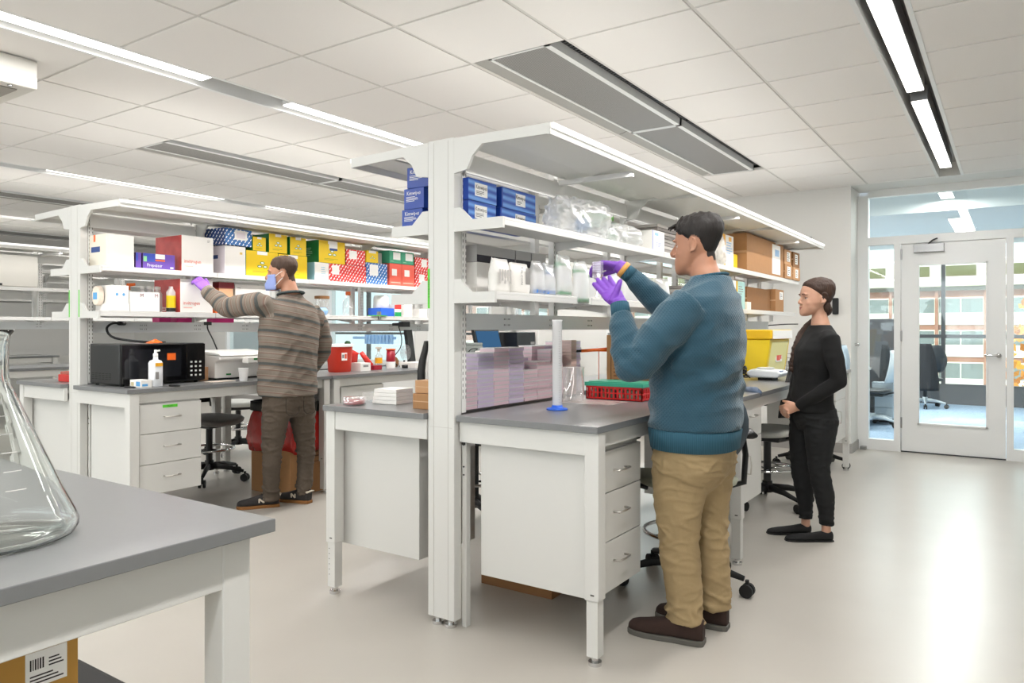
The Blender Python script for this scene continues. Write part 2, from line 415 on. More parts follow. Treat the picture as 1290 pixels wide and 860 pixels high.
# ---------------------------------------------------------------- office behind the glass
g = G('blue_carpet'); v, x, y, z = g.xyz(); f = g.noise(35, 4, v)
CARPET = g.bsdf(g.mix(f, lin('6b7f96'), lin('a9bccf')), .95, bump=f, bs=.3)
B(-16, 6, YD+.1, 14.6, -.1, -.003).build('floor_office', CARPET, kind='structure')
B(-16, 6, 10.2, 14.6, ZC-.06, 3.0).build('ceiling_office', TILEM, kind='structure')
B(-16, 6, YD+.1, 10.2, 3.25, 3.3).build('ceiling_office_plenum', mat('blue_grey_plenum', '8ea0ab', .8), kind='structure')
m = MB(); m.box(-16, 6, 10.17, 10.2, ZC-.06, 3.25); m.build('trim_2', FRAMEW, kind='structure')
B(-16.1, -16, YD, 14.6, 0, 3.3).build('wall_office_left', PAINT, kind='structure')
B(6, 6.1, YD, 14.6, 0, 3.3).build('wall_office_right', PAINT, kind='structure')
for k, (xx, ya, yb, zz) in enumerate(((-.62, 9.0, 10.1, 2.82), (-.60, 10.9, 13.6, ZC-.075))):
    t = thing('office_light', ['hanging linear light seen through the transom glass', 'recessed office ceiling light behind the hanging light'][k], 'ceiling light', (xx, (ya+yb)/2, zz))
    B(xx-.07, xx+.07, ya, yb, zz+.006, zz+.07 if k == 0 else zz+.012).build('housing', FRAMEW, t); B(xx-.065, xx+.065, ya+.01, yb-.01, zz, zz+.006).build('diffuser', LAMPM, t)
    area('lamp', (xx, (ya+yb)/2, zz-.01), .12, yb-ya, 60, parent=t)
    if k == 0: MB().cyl((xx, ya+.2, zz+.07), (xx, ya+.2, 3.25), .005, n=6).cyl((xx, yb-.2, zz+.07), (xx, yb-.2, 3.25), .005, n=6).build('hanger_rod', STEEL, t)
area('lamp', (-4, 12, ZC-.09), 8, .3, 650)  # bare lamp with no fixture, added to brighten the office
MB().cyl((-1.22, 9.3, 2.86), (-1.12, 9.3, 2.86), .05, n=14).tube([(-1.10, 9.3, 2.86), (-.98, 9.3, 2.85), (-.9, 9.3, 2.95)], .02).build('ceiling_duct_fitting', SEATG, None, smooth=True, label='white round duct fitting with dark cable behind the transom glass', cat='duct')
MUL = mat('bronze_mullion', '4b4a4c', .4, .3)
YO = 14.5
m = MB().box(-16, 6, YO, YO+.1, 0, .31); m.build('wall_office_sill', mat('dark_sill_panel', '4a4b4e', .5), kind='structure')
m = MB(); xx = -.959-1.52*9
while xx < 6: m.box(xx-.03, xx+.03, YO, YO+.12, .31, ZC-.06); xx += 1.52
for zz in (.31, 1.15): m.box(-16, 6, YO+.001, YO+.11, zz-.03, zz+.03)
wo = m.build('window_7', MUL, kind='structure')
B(-16, 6, YO+.05, YO+.056, .34, ZC-.06).build('pane', GLASS, wo)
m = MB(); m.box(-16, 6, YD+.12, YD+.16, -.003, .06)
# outside: brick and white office building about 75 m away
BY = 87.0
BR = mat('orange_brick', 'a87866', .8, noise_=(3, .15, 0)); WP = mat('white_spandrel', 'efe9dc', .7); GLB = mat('blue_grey_glazing', '7f8585', .5); CONC = mat('pale_concrete', 'ded8cc', .8)
bld = thing('office_building', 'brick and white office building outside, seen through the glass door', 'building', (0, BY, -20))
def zrow(py): return 1.285-(py-413.5)*(75/927.0)
B(-70, 45, BY, BY+10, -20, zrow(349)).build('wall', BR, bld)
B(-70, 45, BY-1.2, BY, zrow(361), zrow(349)).build('parapet', WP, bld, bevel=.2)
B(-70, 45, BY-.5, BY, zrow(366), zrow(361)).build('dark_reveal', mat('reveal_grey', '77736c', .8), bld)
B(-70, 45, BY+3, BY+9, zrow(349), zrow(327)).build('penthouse', WP, bld)
wm = MB().box(-.5, .5, -.1, .1, 0, 1)
for r_, (t_, b_) in enumerate(((376, 394), (417, 434), (457, 476), (498, 516))):
    sp = MB().box(-70, 45, BY-.12, BY-.01, zrow(b_+15), zrow(b_+1.5)).build('spandrel', WP, bld)
for i in range(-14, 10):
    xc = -4.2+i*4.22
    for r_, (t_, b_) in enumerate(((376, 394), (417, 434), (457, 476), (498, 516))):
        za, zb = zrow(b_), zrow(t_)
        w_ = MB().box(xc-1.95, xc+1.95, BY-.10, BY-.02, za-.15, za).box(xc-1.95, xc+1.95, BY-.10, BY-.02, zb, zb+.12).box(xc-2.0, xc-1.9, BY-.15, BY-.02, za-1.1, zb+.12).box(xc+1.9, xc+2.0, BY-.15, BY-.02, za-1.1, zb+.12).box(xc-.05, xc+.05, BY-.12, BY-.02, za, zb).build('window_frame', WP, bld)
        B(xc-1.9, xc+1.9, BY-.06, BY-.01, za, zb).build('pane', GLB, w_)
    B(xc+1.95, xc+2.25, BY-.35, BY-.01, -20, zrow(366)).build('brick_pier', BR, bld)
    B(xc-1.5, xc+1.2, BY+2.9, BY+3, zrow(345), zrow(332)).build('louvre', mat('louvre_olive', '7a7a55', .6), bld)
B(-120, 120, 20, 86.5, -14.2, -14).build('ground_outside', mat('pale_paving', 'd9d4c8', .9), kind='structure')
# autumn tree
def tree(name, label, x, y, z, h, col):
    t = thing(name, label, 'tree', (x, y, z))
    MB().limb([(x, y, z), (x+.1, y, z+h*.4), (x, y, z+h*.7)], [.25, .18, .06], 8).build('trunk', CARDD, t)
    m = MB(); rr = random.Random(3)
    for i in range(900):
        a = rr.random()*2*PI; q = rr.random()**.5; zz = z+h*(.3+.7*rr.random()); w = h*.28*(1-abs((zz-z)/h-.6))*q
        p = Vector((x+w*math.cos(a), y+w*math.sin(a), zz)); u = Vector((rr.uniform(-1, 1), rr.uniform(-1, 1), rr.uniform(-1, 1))).normalized()*.35; v_ = u.orthogonal().normalized()*.25
        m.add([p-u, p+v_, p+u, p-v_], [(0, 1, 2, 3)])
    m.build('foliage', mat(name+'_leaf', col, .8), t, kind='stuff')
tree('autumn_tree', 'orange leaved autumn tree outside, right of the glass door', 3.3, 52, -14, 17, 'd8922c')
# office furniture
PARTM = mat('grey_partition_fabric', '6c6a6c', .9)
t = thing('desk_partition', 'dark grey desk partition behind the left sidelight glass', 'partition', (-1.75, 11.6, 0))
for a, b, c, d in ((-2.6, -1.72, 11.4, 11.45), (-1.70, -1.34, 11.42, 11.47)): B(a, b, c, d, .02, 1.42).build('panel', PARTM, t, bevel=.01)
B(-1.725, -1.705, 11.39, 11.47, 0, 1.45).build('panel_post', STEEL, t)
t = thing('office_desk', 'white office desk at the partition behind the sidelight', 'desk', (-1.9, 11.0, 0))
B(-2.9, -1.62, 11.0, 11.38, .71, .74).build('desk_top', WBOX, t); B(-2.88, -2.84, 11.05, 11.3, 0, .71).build('leg', FRAMEW, t); B(-1.68, -1.64, 11.05, 11.3, 0, .71).build('leg', FRAMEW, t)
t = thing('file_pedestal', 'light grey file pedestal on castors beside the office chair', 'cabinet', (-1.38, 11.15, 0))
B(-1.56, -1.30, 10.98, 11.16, .05, .56).build('body', mat('light_grey_metal', 'aab2ba', .5), t, bevel=.005)
for k in range(3): B(-1.55, -1.31, 10.965, 10.98, .07+k*.16, .215+k*.16).build('drawer', mat('light_grey_metal2', 'b9c0c6', .5), t)
for a in (-1.53, -1.33):
    for b in (11.0, 11.13): MB().cyl((a, b-.01, .025), (a, b+.01, .025), .025, n=10).build('castor', BLACK, t)
MB().ell((-1.285, 11.05, .33), (.015, .05, .06), 8, 6).build('pink_strap', PINK, None, label='pink pouch hanging beside the grey file pedestal', cat='pouch')
# ================================================================ LAB FURNITURE
HOLE = mat('slot_hole_dark', '55534f', .7)
def leg(parent, x, y, ztop, s=.03, zs=.25, side=1):
    l = MB().box(x-s, x+s, y-s, y+s, zs, ztop).build('leg', WHITE, parent, bevel=.003)
    MB().box(x-s+.006, x+s-.006, y-s+.006, y+s-.006, .035, zs).build('leg_extension', WHITE, l)
    m = MB()
    for k in range(6 if side < 0 else 0): m.cyl((x-.012, y-s+.0055, zs-.03-k*.025), (x-.012, y-s+.004, zs-.03-k*.025), .0025, n=6)
    m.box(x-.004, x+.012, y-s-.001, y-s, zs+.02, zs+.026)
    m.build('leg_holes', HOLE, l)
    MB().cyl((x, y, 0), (x, y, .014), .026, n=18).cyl((x, y, .014), (x, y, .036), .014, n=10).build('levelling_foot', CHROME, l, smooth=False)
def desk(name, label, x0, x1, y0, y1, front, nlegs=(1, 1), h=.914, ends=(1, 1)):
    """front: +1 open side faces +x, -1 faces -x"""
    t = thing(name, label, 'lab bench', ((x0+x1)/2, (y0+y1)/2, 0))
    MB().box(x0, x1, y0, y1, h-.026, h).build('worktop', [TOP], t, bevel=.002)
    ef, eb = (x1-.035, x0+.035) if front > 0 else (x0+.035, x1-.035)
    m = MB(); s = .02
    m.box(ef-.012, ef+.012, y0+.0785, y1-.0785, h-.09, h-.0265).box(eb-.012, eb+.012, y0+.0785, y1-.0785, h-.09, h-.0265)
    xa, xb = (min(ef, eb)-.034, ef-.0305) if front > 0 else (ef+.0305, eb+.034)
    m.box(xa, xb, y0+.022, y0+.047, h-.115, h-.0265); m.box(xa, xb, y1-.047, y1-.022, h-.115, h-.0265)
    m.build('apron', WHITE, t, bevel=.002)
    for yy, e in ((y0+.048, ends[0]), (y1-.048, ends[1])):
        if e: leg(t, ef, yy, h-.0265, side=front)
    return t
def pull(parent, x, y, z, w, d=1, vert=False):
    m = MB(); a = w/2
    if vert: m.tube([(x, y, z-a), (x+.028*d, y, z-a), (x+.032*d, y, z), (x+.028*d, y, z+a), (x, y, z+a)], .0045, 8, sm=1)
    else: m.tube([(x, y-a, z), (x+.026*d, y-a, z), (x+.030*d, y, z), (x+.026*d, y+a, z), (x, y+a, z)], .0045, 8, sm=1)
    m.build('handle', PULL, parent, smooth=True)
def pedestal(label, x0, x1, y0, y1, z0, z1, front, rows, name='drawer_cabinet', hh=.10):
    """rows: list of (kind, z0, z1)"""
    t = thing(name, label, 'cabinet', ((x0+x1)/2, (y0+y1)/2, z0))
    f = x1 if front > 0 else x0; d = front
    B(*(sorted((x0 if d > 0 else x1, f-.018*d))), y0, y1, z0, z1).build('body', WHITE, t, bevel=.002)
    for k, a, b in rows:
        p = B(*sorted((f-.018*d, f)), y0+.002, y1-.002, a+.002, b-.002).build(k, WHITE, t, bevel=.002)
        if k == 'drawer': pull(p, f, (y0+y1)/2, b-.085, hh, d)
        else: pull(p, f, y0+.08, b-.14, .10, d, vert=True)
    return t
def shelving(label, cx, y0, ys, canopy, shelves, left=True, lights=(1, 1), tape=None, ch=.55, sh=.31, race=True, mids=True, rz=0.0):
    """double sided shelf frame; ys: canopy module ends; shelves: list of (z_top, halfdepthR, halfdepthL)"""
    t = thing('bench_shelving', label, 'shelving', (cx, y0, 0)); ye = ys[-1]
    fw = WHITE
    MB().box(cx-.073, cx+.073, y0, y0+.05, .035, 2.10).build('end_post', fw, t, bevel=.003)
    m = MB()
    for dx in (-.040, .040): m.box(cx+dx-.0008, cx+dx+.0008, y0-.0008, y0, .04, 2.09)
    m.box(cx-.061, cx+.061, y0-.0008, y0, .858, .8595)
    m.build('post_seams', mat('seam_grey', 'bcb9b3', .6), t)
    for dx in (-.035, .035): MB().cyl((cx+dx, y0+.025, 0), (cx+dx, y0+.025, .014), .026, n=18).cyl((cx+dx, y0+.025, .014), (cx+dx, y0+.025, .036), .013, n=10).build('levelling_foot', CHROME, t)
    yp = []
    for a, b in zip(ys[:-1], ys[1:]): yp += [a, (a+b)/2] if mids else [a]
    yp.append(ye)
    for i, yy in enumerate(yp):
        for sg in ((1, -1) if left else (1,)):
            xx = cx+sg*.0575
            if i > 0 or True:
                p = MB().box(xx-.016, xx+.016, yy+(.052 if i == 0 else -.02), yy+(.082 if i == 0 else .02), .92 if i == 0 else 1.352-rz, 2.09).build('slotted_post', WHITE2, t)
                h = MB(); n = int((2.06-(.98 if i == 0 else 1.36))/.026)
                fx = xx+sg*.0162
                if yy < 6:
                    for k in range(n):
                        z_ = (.98 if i == 0 else 1.36)+k*.026
                        yy0 = yy+(.058 if i == 0 else -.013)
                        h.add([(fx, yy0, z_), (fx, yy0+.004, z_), (fx, yy0+.004, z_+.014), (fx, yy0, z_+.014)], [(0, 1, 2, 3)])
                        h.add([(fx, yy0+.020, z_), (fx, yy0+.024, z_), (fx, yy0+.024, z_+.014), (fx, yy0+.020, z_+.014)], [(0, 1, 2, 3)])
                    h.build('slots', HOLE, p, kind='stuff')
    # canopy arms, panels, strips
    for sg in ((1, -1) if left else (1,)):
        xo = cx+sg*ch
        for i, yy in enumerate(yp):
            main = (i % 2 == 0) or not mids; th = .014 if main else .012
            y_ = yy if i == 0 else yy-.006
            if main:
                poly = [(cx+sg*.073, 2.095), (xo-sg*.002, 2.0875), (xo-sg*.002, 2.045), (cx+sg*.22, 2.052), (cx+sg*.17, 2.01), (cx+sg*.14, 1.955), (cx+sg*.073, 1.945)]
                MB().prism(poly, 'y', y_, y_+th).build('canopy_arm', fw, t)
            else:
                MB().box(*sorted((cx+sg*.10, xo-sg*.035)), y_-.012, y_+.012, 2.022, 2.048).build('canopy_rib', WHITE2, t, bevel=.003)
        for a, b in zip(ys[:-1], ys[1:]):
            pan = MB()
            x1_, x2_, x3_ = cx+sg*.10, cx+sg*.30, xo-sg*.01
            pan.prism([(x1_, 2.072), (x2_, 2.078), (x2_, 2.070), (x1_, 2.064)], 'y', a+.016, b-.008).prism([(x2_, 2.060), (x3_, 2.080), (x3_, 2.072), (x2_, 2.052)], 'y', a+.016, b-.008)
            pan.build('canopy_panel', mat('canopy_translucent_panel', 'dcdcd6', .5), t)
            B(*sorted((xo-sg*.012, xo)), a+.0008, b-.002, 2.043, 2.0892).build('canopy_fascia', fw, t)
            lt = B(*sorted((xo, xo+sg*.012)), a+.006, b-.010, 2.070, 2.088).build('light_strip', LAMPS if lights[0 if sg > 0 else 1] else fw, t)
            if lights[0 if sg > 0 else 1]:
                area('lamp', (xo-sg*.03, (a+b)/2, 2.036), .04, b-a-.1, 3.0*(b-a), parent=lt, color=(1, .97, .93))
                area('ceiling_fill_lamp', (xo-sg*.12, (a+b)/2, 2.10), .2, b-a-.1, 2.0*(b-a), parent=lt, color=(1, .97, .93), rot=(PI, 0, 0))  # added upward fill that brightens the ceiling, not part of the strip
            MB().prism([(cx+sg*.045, 2.06), (cx+sg*.09, 2.04), (cx+sg*.095, 1.955), (cx+sg*.088, 1.955), (cx+sg*.083, 2.036), (cx+sg*.045, 2.052)], 'y', a+.055 if a == y0 else a+.022, b-.022).build('valance', WHITE2, t)
    # shelves with end brackets
    for k, (zt, dr, dl) in enumerate(shelves):
        for sg, d in ((1, dr), (-1, dl)):
            if not d or (sg < 0 and not left): continue
            xo = cx+sg*d; xi = cx+sg*.073
            segs = []
            for a, b in zip(yp[:-1], yp[1:]): segs.append((a, b))
            for q, (a, b) in enumerate(segs):
                s_ = MB().box(*sorted((xi, xo)), a+(.014 if q == 0 else .002), b-.002, zt-.012, zt).box(*sorted((xo-sg*.008, xo)), a+(.014 if q == 0 else .002), b-.002, zt-.034, zt-.012)
                s_.build('shelf', WHITE2, t, bevel=.0015)
                if q > 0: MB().prism([(xi, zt-.012), (xo-sg*.02, zt-.012), (xo-sg*.02, zt-.030), (xi, zt-.06)], 'y', a-.004, a+.004).build('shelf_bracket', fw, t)
            z = zt
            poly = [(xi, z+.055), (cx+sg*.105, z+.055), (cx+sg*.165, z), (xo, z), (xo, z-.046), (xi, z-.046)]
            MB().prism(poly, 'y', y0, y0+.013).build('end_bracket', fw, t)
    if race:
        m = MB(); m.box(cx-.035, cx+.035, y0+.085, ye-.02, 1.278-rz, 1.352-rz); rc = m.build('power_raceway', mat('raceway_grey', 'eef0f0', .45), t)
        yy = y0+.45
        while yy < ye-.3 and yy < 6:
            for sg in ((1, -1) if left else (1,)):
                xx = cx+sg*.036
                m = MB()
                for dy in (-.016, .016):
                    for dz in (-.014, .014):
                        for e in (-.006, .006): m.box(*sorted((xx-sg*.001, xx+sg*.0006)), yy+dy+e-.0015, yy+dy+e+.0015, 1.315-rz+dz-.004, 1.315-rz+dz+.004)
                m.build('socket', DARK, rc)
            yy += .42
    B(cx-.03, cx+.03, y0+.06, ye, .80, .885).build('service_rail', WHITE, t)
    m = MB().box(cx+.0745, cx+.098, y0+.052, y0+.082, .0, .86); m.build('inner_leg', WHITE, t, bevel=.002)
    MB().cyl((cx+.085, y0+.0515, .79), (cx+.085, y0+.047, .79), .009, n=10).cyl((cx+.085, y0+.0515, .69), (cx+.085, y0+.049, .69), .004, n=8).cyl((cx+.085, y0+.0515, .655), (cx+.085, y0+.049, .655), .004, n=8).build('knob', BLACK, t)
    return t
AX, AY = -2.035, 2.455
YA = [2.455, 4.14, 5.82, 7.51]
A = shelving('white metal shelving with near column at photo centre, run behind the man in teal', AX, AY, YA, True, [(1.742, .325, .29), (1.438, .285, .29)], lights=(1, 1))
# label tape on column
tp = B(AX-.073-.001, AX-.062, AY-.0012, AY-.0004, 1.372, 1.545).build('label_tape', LIME, A); 
text('Freezer Bench 4', .012, INK, A, (AX-.0672, AY-.0012, 1.46), '-yv')
desk('lab_bench', 'grey topped bench right of the near column, with the graduated cylinder on it', AX+.079, -1.282, 2.46, 3.955, 1)
desk('lab_bench', 'grey topped bench behind the teal sweater man where the scale stands', AX+.079, -1.20, 3.96, 5.60, 1)
desk('lab_bench', 'farthest grey topped bench of the right row near the far wall', AX+.079, -1.20, 5.605, 7.25, 1)
desk('lab_bench', 'grey topped bench left of the near column carrying the pink culture dish', -2.757, AX-.079, 2.432, 3.96, -1)
desk('lab_bench', 'second bench on the left side of the middle row behind the plate stacks', -2.757, AX-.079, 3.965, 5.6, -1)
desk('lab_bench', 'farthest bench on the left side of the middle row', -2.757, AX-.079, 5.605, 7.25, -1)
pedestal('hanging white three drawer cabinet in front of the teal sweater man\'s knees', -1.872, -1.325, 2.525, 2.945, .235, .82, 1, [('drawer', .235, .437), ('drawer', .437, .632), ('drawer', .632, .80)])
pedestal('white cabinet with one drawer above a door, between the two right benches', -1.80, -1.225, 4.05, 4.44, .31, .875, 1, [('door', .31, .665), ('drawer', .665, .872)])
pedestal('hanging white cabinet under the bench left of the column', -2.738, -2.22, 2.525, 2.945, .235, .80, -1, [('drawer', .235, .44), ('drawer', .44, .64), ('drawer', .64, .80)])
pedestal('white cabinet under the farthest right bench', -1.80, -1.23, 6.7, 7.15, .31, .875, 1, [('door', .31, .665), ('drawer', .665, .872)])
BX, BYY = -5.14, 2.41
YB = [2.41, 3.25, 4.10, 4.95, 5.80, 6.65, 7.51]
Bs = shelving('white metal shelving packed with coloured cartons where the striped shirt man reaches', BX, BYY, YB, True, [(1.69, .33, .33), (1.398, .31, .31)], lights=(1, 1), ch=.56, mids=False, rz=.022)
for sx in (-.073, .058): B(BX+sx, BX+sx+.012, BYY-.0012, BYY-.0004, 1.36, 1.54).build('label_tape', LIME, Bs)
desk('lab_bench', 'grey topped bench with the black microwave, left of the striped shirt man', BX+.079, -4.40, 2.365, 3.98, 1)
desk('lab_bench', 'grey topped bench right of the striped shirt man with the red sharps container', BX+.079, -4.40, 3.985, 5.6, 1)
desk('lab_bench', 'far end bench of the left row, mostly behind the middle row', BX+.079, -4.40, 5.605, 7.95, 1)
desk('lab_bench', 'grey topped bench at the far left behind the left post, carrying the red rack box', -5.87, BX-.079, 2.36, 3.98, -1)
desk('lab_bench', 'second bench on the outer left side of the left row', -5.87, BX-.079, 3.985, 5.6, -1)
t = pedestal('white three drawer cabinet with a green label strip, left of the striped shirt man', -5.0, -4.42, 2.45, 2.868, .25, .83, 1, [('drawer', .25, .44), ('drawer', .44, .63), ('drawer', .63, .815)])
B(-4.4199, -4.419, 2.60, 2.70, .785, .803).build('label_tape', LIME, t)
text('Plastics', .012, INK, t, (-4.4188, 2.65, .794), '+x')
pedestal('white drawer cabinet under the bench beside the red sharps container', -5.0, -4.43, 4.10, 4.58, .25, .83, 1, [('drawer', .25, .44), ('drawer', .44, .63), ('drawer', .63, .815)])
pedestal('white cabinet under the outer left bench at the left edge', -5.85, -5.27, 2.45, 2.87, .25, .80, -1, [('drawer', .25, .44), ('drawer', .44, .63), ('drawer', .63, .79)])
# row C and D: empty benches far left
for cx, yy0, nm in ((-8.35, 1.0, 'third'), (-11.6, 1.6, 'fourth')):
    shelving('empty white metal shelving of the %s bench row, far left' % nm, cx, yy0, [yy0, yy0+1.7, yy0+3.4, yy0+5.1], True, [(1.69, .33, .33), (1.398, .31, .31)], lights=(1, 0) if nm == 'third' else (0, 0), ch=.56)
    desk('lab_bench', 'bare grey topped bench of the %s row, far left near end' % nm, cx+.079, cx+.74, yy0, yy0+1.68, 1)
    desk('lab_bench', 'bare grey topped bench of the %s row, far left far end' % nm, cx+.079, cx+.74, yy0+1.685, yy0+3.3, 1)
    pedestal('white drawer cabinet under the %s bench row' % nm, cx+.15, cx+.72, yy0+.08, yy0+.5, .25, .83, 1, [('drawer', .25, .44), ('drawer', .44, .63), ('drawer', .63, .815)])
# foreground bench
t = thing('lab_bench', 'large grey topped bench corner in the left foreground under the glass flask', 'lab bench', (-1.93, -.1, 0))
B(-2.67, -1.19, -1.3, .932, .888, .914).build('worktop', TOP, t, bevel=.002)
MB().box(-1.243, -1.222, -1.25, .84, .795, .888).box(-2.64, -1.27, .875, .897, .795, .888).box(-2.64, -2.618, -1.25, .84, .795, .888).build('apron', WHITE, t, bevel=.002)
for xx, yy in ((-1.25, .866), (-2.61, .866), (-1.25, -1.2), (-2.61, -1.2)): leg(t, xx, yy, .8875, zs=.30)
# ceiling hung unit, top left, and unit above outer left aisle
t = thing('ceiling_unit', 'white boxy unit hung at the ceiling at the top left corner with a screw underneath', 'ceiling unit', (-4.62, 1.2, 2.58))
MB().box(-4.95, -4.40, .3, 1.876, 2.585, ZC-.006).build('housing', mat('unit_white', 'd6d3cc', .5), t, bevel=.012)
MB().box(-4.90, -4.47, .4, 1.80, 2.578, 2.586).build('grille_panel', mat('unit_grey', '9a958d', .6), t)
MB().cyl((-4.43, 1.75, 2.586), (-4.43, 1.75, 2.580), .012, n=12).build('screw', STEEL, t)
t = thing('equipment_box', 'pale grey closed box unit on the third row shelf at the left edge', 'box', (-8.2, 2.3, 1.692))
B(-8.5, -8.02, 1.6, 3.42, 1.692, 2.0).build('body', mat('unit_white', 'd6d3cc', .5), t, bevel=.008)
MB().box(-8.02, -8.012, 3.0, 3.1, 1.70, 1.72).build('latch', DARK, t)

# ---------------------------------------------------------------- lab stools
def stool(label, x, y, rz, seat=.56, back=True, arms=True, seatm=None, backm=None, cat='chair', name='lab_stool', top=None, shell=None, base=RUBBER):
    t = thing(name, label, cat, (x, y, 0), rz=rz)     # local: faces +x
    K = dict(parent=t, local=True)
    m = MB()
    for k in range(5):
        a = 2*PI*k/5+.3; c, s = math.cos(a), math.sin(a)
        m.limb([(0, 0, .125), (.16*c, .16*s, .115), (.30*c, .30*s, .085)], [(.022, .028), (.018, .022), (.014, .014)], 8)
    m.cyl((0, 0, .09), (0, 0, .17), .04, .035, 16).build('base', base, smooth=True, **K)
    for k in range(5):
        a = 2*PI*k/5+.3; c, s = math.cos(a), math.sin(a); p = Vector((.315*c, .315*s, .032))
        MB().cyl(p+Vector((-s*.026, c*.026, 0)), p+Vector((-s*.008, c*.008, 0)), .032, n=16).cyl(p+Vector((s*.008, -c*.008, 0)), p+Vector((s*.026, -c*.026, 0)), .032, n=16).cyl(p, p+Vector((0, 0, .05)), .010, n=8).build('castor', RUBBER, **K)
    MB().cyl((0, 0, .15), (0, 0, seat-.10), .027, n=14).cyl((0, 0, seat-.2), (0, 0, seat-.06), .018, n=12).build('gas_column', BLACK, smooth=False, **K)
    ring = []; n = 40
    if name == 'lab_stool':
        rs = [(.20*math.cos(2*PI*i/n), .20*math.sin(2*PI*i/n), .27) for i in range(n+1)]
        m = MB().limb(rs, [.010]*len(rs), 8)
        for k in range(3): a = 2*PI*k/3; m.cyl((.03*math.cos(a), .03*math.sin(a), .26), (.20*math.cos(a), .20*math.sin(a), .27), .008, n=8)
        m.build('foot_ring', CHROME, smooth=True, **K)
    m = MB(); rr = []
    for zz, sc in ((seat-.05, .86), (seat-.035, .97), (seat-.012, 1.0), (seat, .95), (seat+.004, .80)):
        ring = []
        for j in range(28):
            a = 2*PI*j/28; cc, ss = math.cos(a), math.sin(a)
            e = .62; px = .235*math.copysign(abs(cc)**e, cc); py = .245*math.copysign(abs(ss)**e, ss)
            ring.append((px*sc+.01, py*sc, zz+(-.02*(px/.235)**3 if px > 0 else .006*(px/.235)**2)*1.0))
        rr.append(ring)
    m.loft(rr).build('seat', seatm or SEATG, smooth=True, **K)
    B(-.16, .14, -.13, .13, seat-.085, seat-.05).build('mechanism', BLACK, bevel=.01, **K)
    MB().tube([(.05, .12, seat-.07), (.05, .24, seat-.075), (.06, .28, seat-.06)], .006).build('lever', BLACK, smooth=True, **K)
    if back:
        bt = top or seat+.50
        MB().limb([(-.12, 0, seat-.07), (-.27, 0, seat-.03), (-.30, 0, seat+.12), (-.27, 0, seat+.30)], [(.03, .012)]*4, 8, ref=(0, 1, 0)).build('back_stem', BLACK, smooth=True, **K)
        rings = []; z0 = seat+.10; N = 9
        for i in range(N):
            q = i/(N-1); zz = z0+(bt-z0)*q; w = .20*(.80+.35*math.sin(PI*min(1, q*1.05+.1))**.8); xx = -.235-.035*math.sin(PI*q*.9)-.05*q
            outer = []
            M = 12
            for j in range(M+1):
                u = -1+2*j/M; outer.append((xx+.05*abs(u)**2.2, u*w, zz))
            th = .035*math.sin(PI*(q*.9+.05))+.006
            inner = [(p[0]-th, p[1], p[2]) for p in reversed(outer)]
            rings.append(outer+inner)
        mb = MB().loft(rings)
        if shell is not None:
            mb.build('backrest', backm or BLACK, smooth=True, **K)
            rings2 = [[(p[0]-.004-.012*(j > 12), p[1]*1.03, p[2]) for j, p in enumerate(r)] for r in rings]
            MB().loft([[(p[0]-.018, p[1], p[2]) for p in r] for r in rings2]).build('back_shell', shell, smooth=True, **K)
        else: mb.build('backrest', backm or BLACK, smooth=True, **K)
    if arms:
        for s in (-1, 1):
            MB().limb([(-.05, s*.20, seat-.06), (-.05, s*.285, seat-.04), (-.06, s*.29, seat+.10), (-.03, s*.285, seat+.20)], [(.025, .014)]*4, 8).build('arm_post', BLACK, smooth=True, **K)
            MB().limb([(-.15, s*.285, seat+.205), (-.05, s*.285, seat+.218), (.10, s*.28, seat+.208)], [(.035, .016), (.042, .018), (.03, .014)], 10, ref=(0, 1, 0)).build('arm_pad', BLACK, smooth=True, **K)
    return t
BLUEG = mat('blue_grey_fabric', '39454f', .7); OLIVE = mat('olive_grey_vinyl', 'a9ab98', .6)
stool('black lab stool on castors half hidden behind the man in the teal sweater', -1.36, 3.55, 2.2, .56, backm=BLUEG, seatm=OLIVE)
stool('black armed lab stool with pale grey seat, left of the woman in black', -1.48, 5.52, PI-.25, .56, backm=BLACK)
stool('lab stool with pale blue backrest behind the woman in black', -1.56, 7.3, PI+.25, .58, backm=mat('pale_blue_back', 'a6bccb', .5), arms=False, top=1.13)
stool('lab chair with white seat back in a black shell, between the two bench rows', -2.98, 3.95, .35, .60, seatm=mat('white_vinyl', 'e8e6e2', .5), backm=mat('white_vinyl', 'e8e6e2', .5), shell=RUBBER, arms=False, top=1.20)
stool('dark grey lab stool under the left bench row, left of the striped shirt man', -5.62, 3.72, .2, .54, seatm=mat('grey_vinyl', '7f7f7d', .6), arms=False)
stool('dark lab stool in the far left aisle seen under the bench', -6.6, 4.7, 1.2, .54, arms=False)
OW = mat('white_plastic', 'dfe3e6', .4)
stool('white mesh back office chair behind the left sidelight glass', -1.52, 10.75, PI-.1, .48, seatm=DARK, backm=OW, name='office_chair', base=OW, arms=False, top=1.0)
t = stool('office chair with a dark jacket over it behind the door glass', -1.16, 13.7, 2.0, .48, seatm=DARK, backm=DARK, name='office_chair', base=OW, arms=False, top=1.02)
stool('grey office chair right of the glass door in the office', .62, 11.0, 2.4, .48, seatm=DARK, backm=mat('steel_grey_mesh', '8d959b', .6), name='office_chair', base=OW, arms=False, top=1.0)
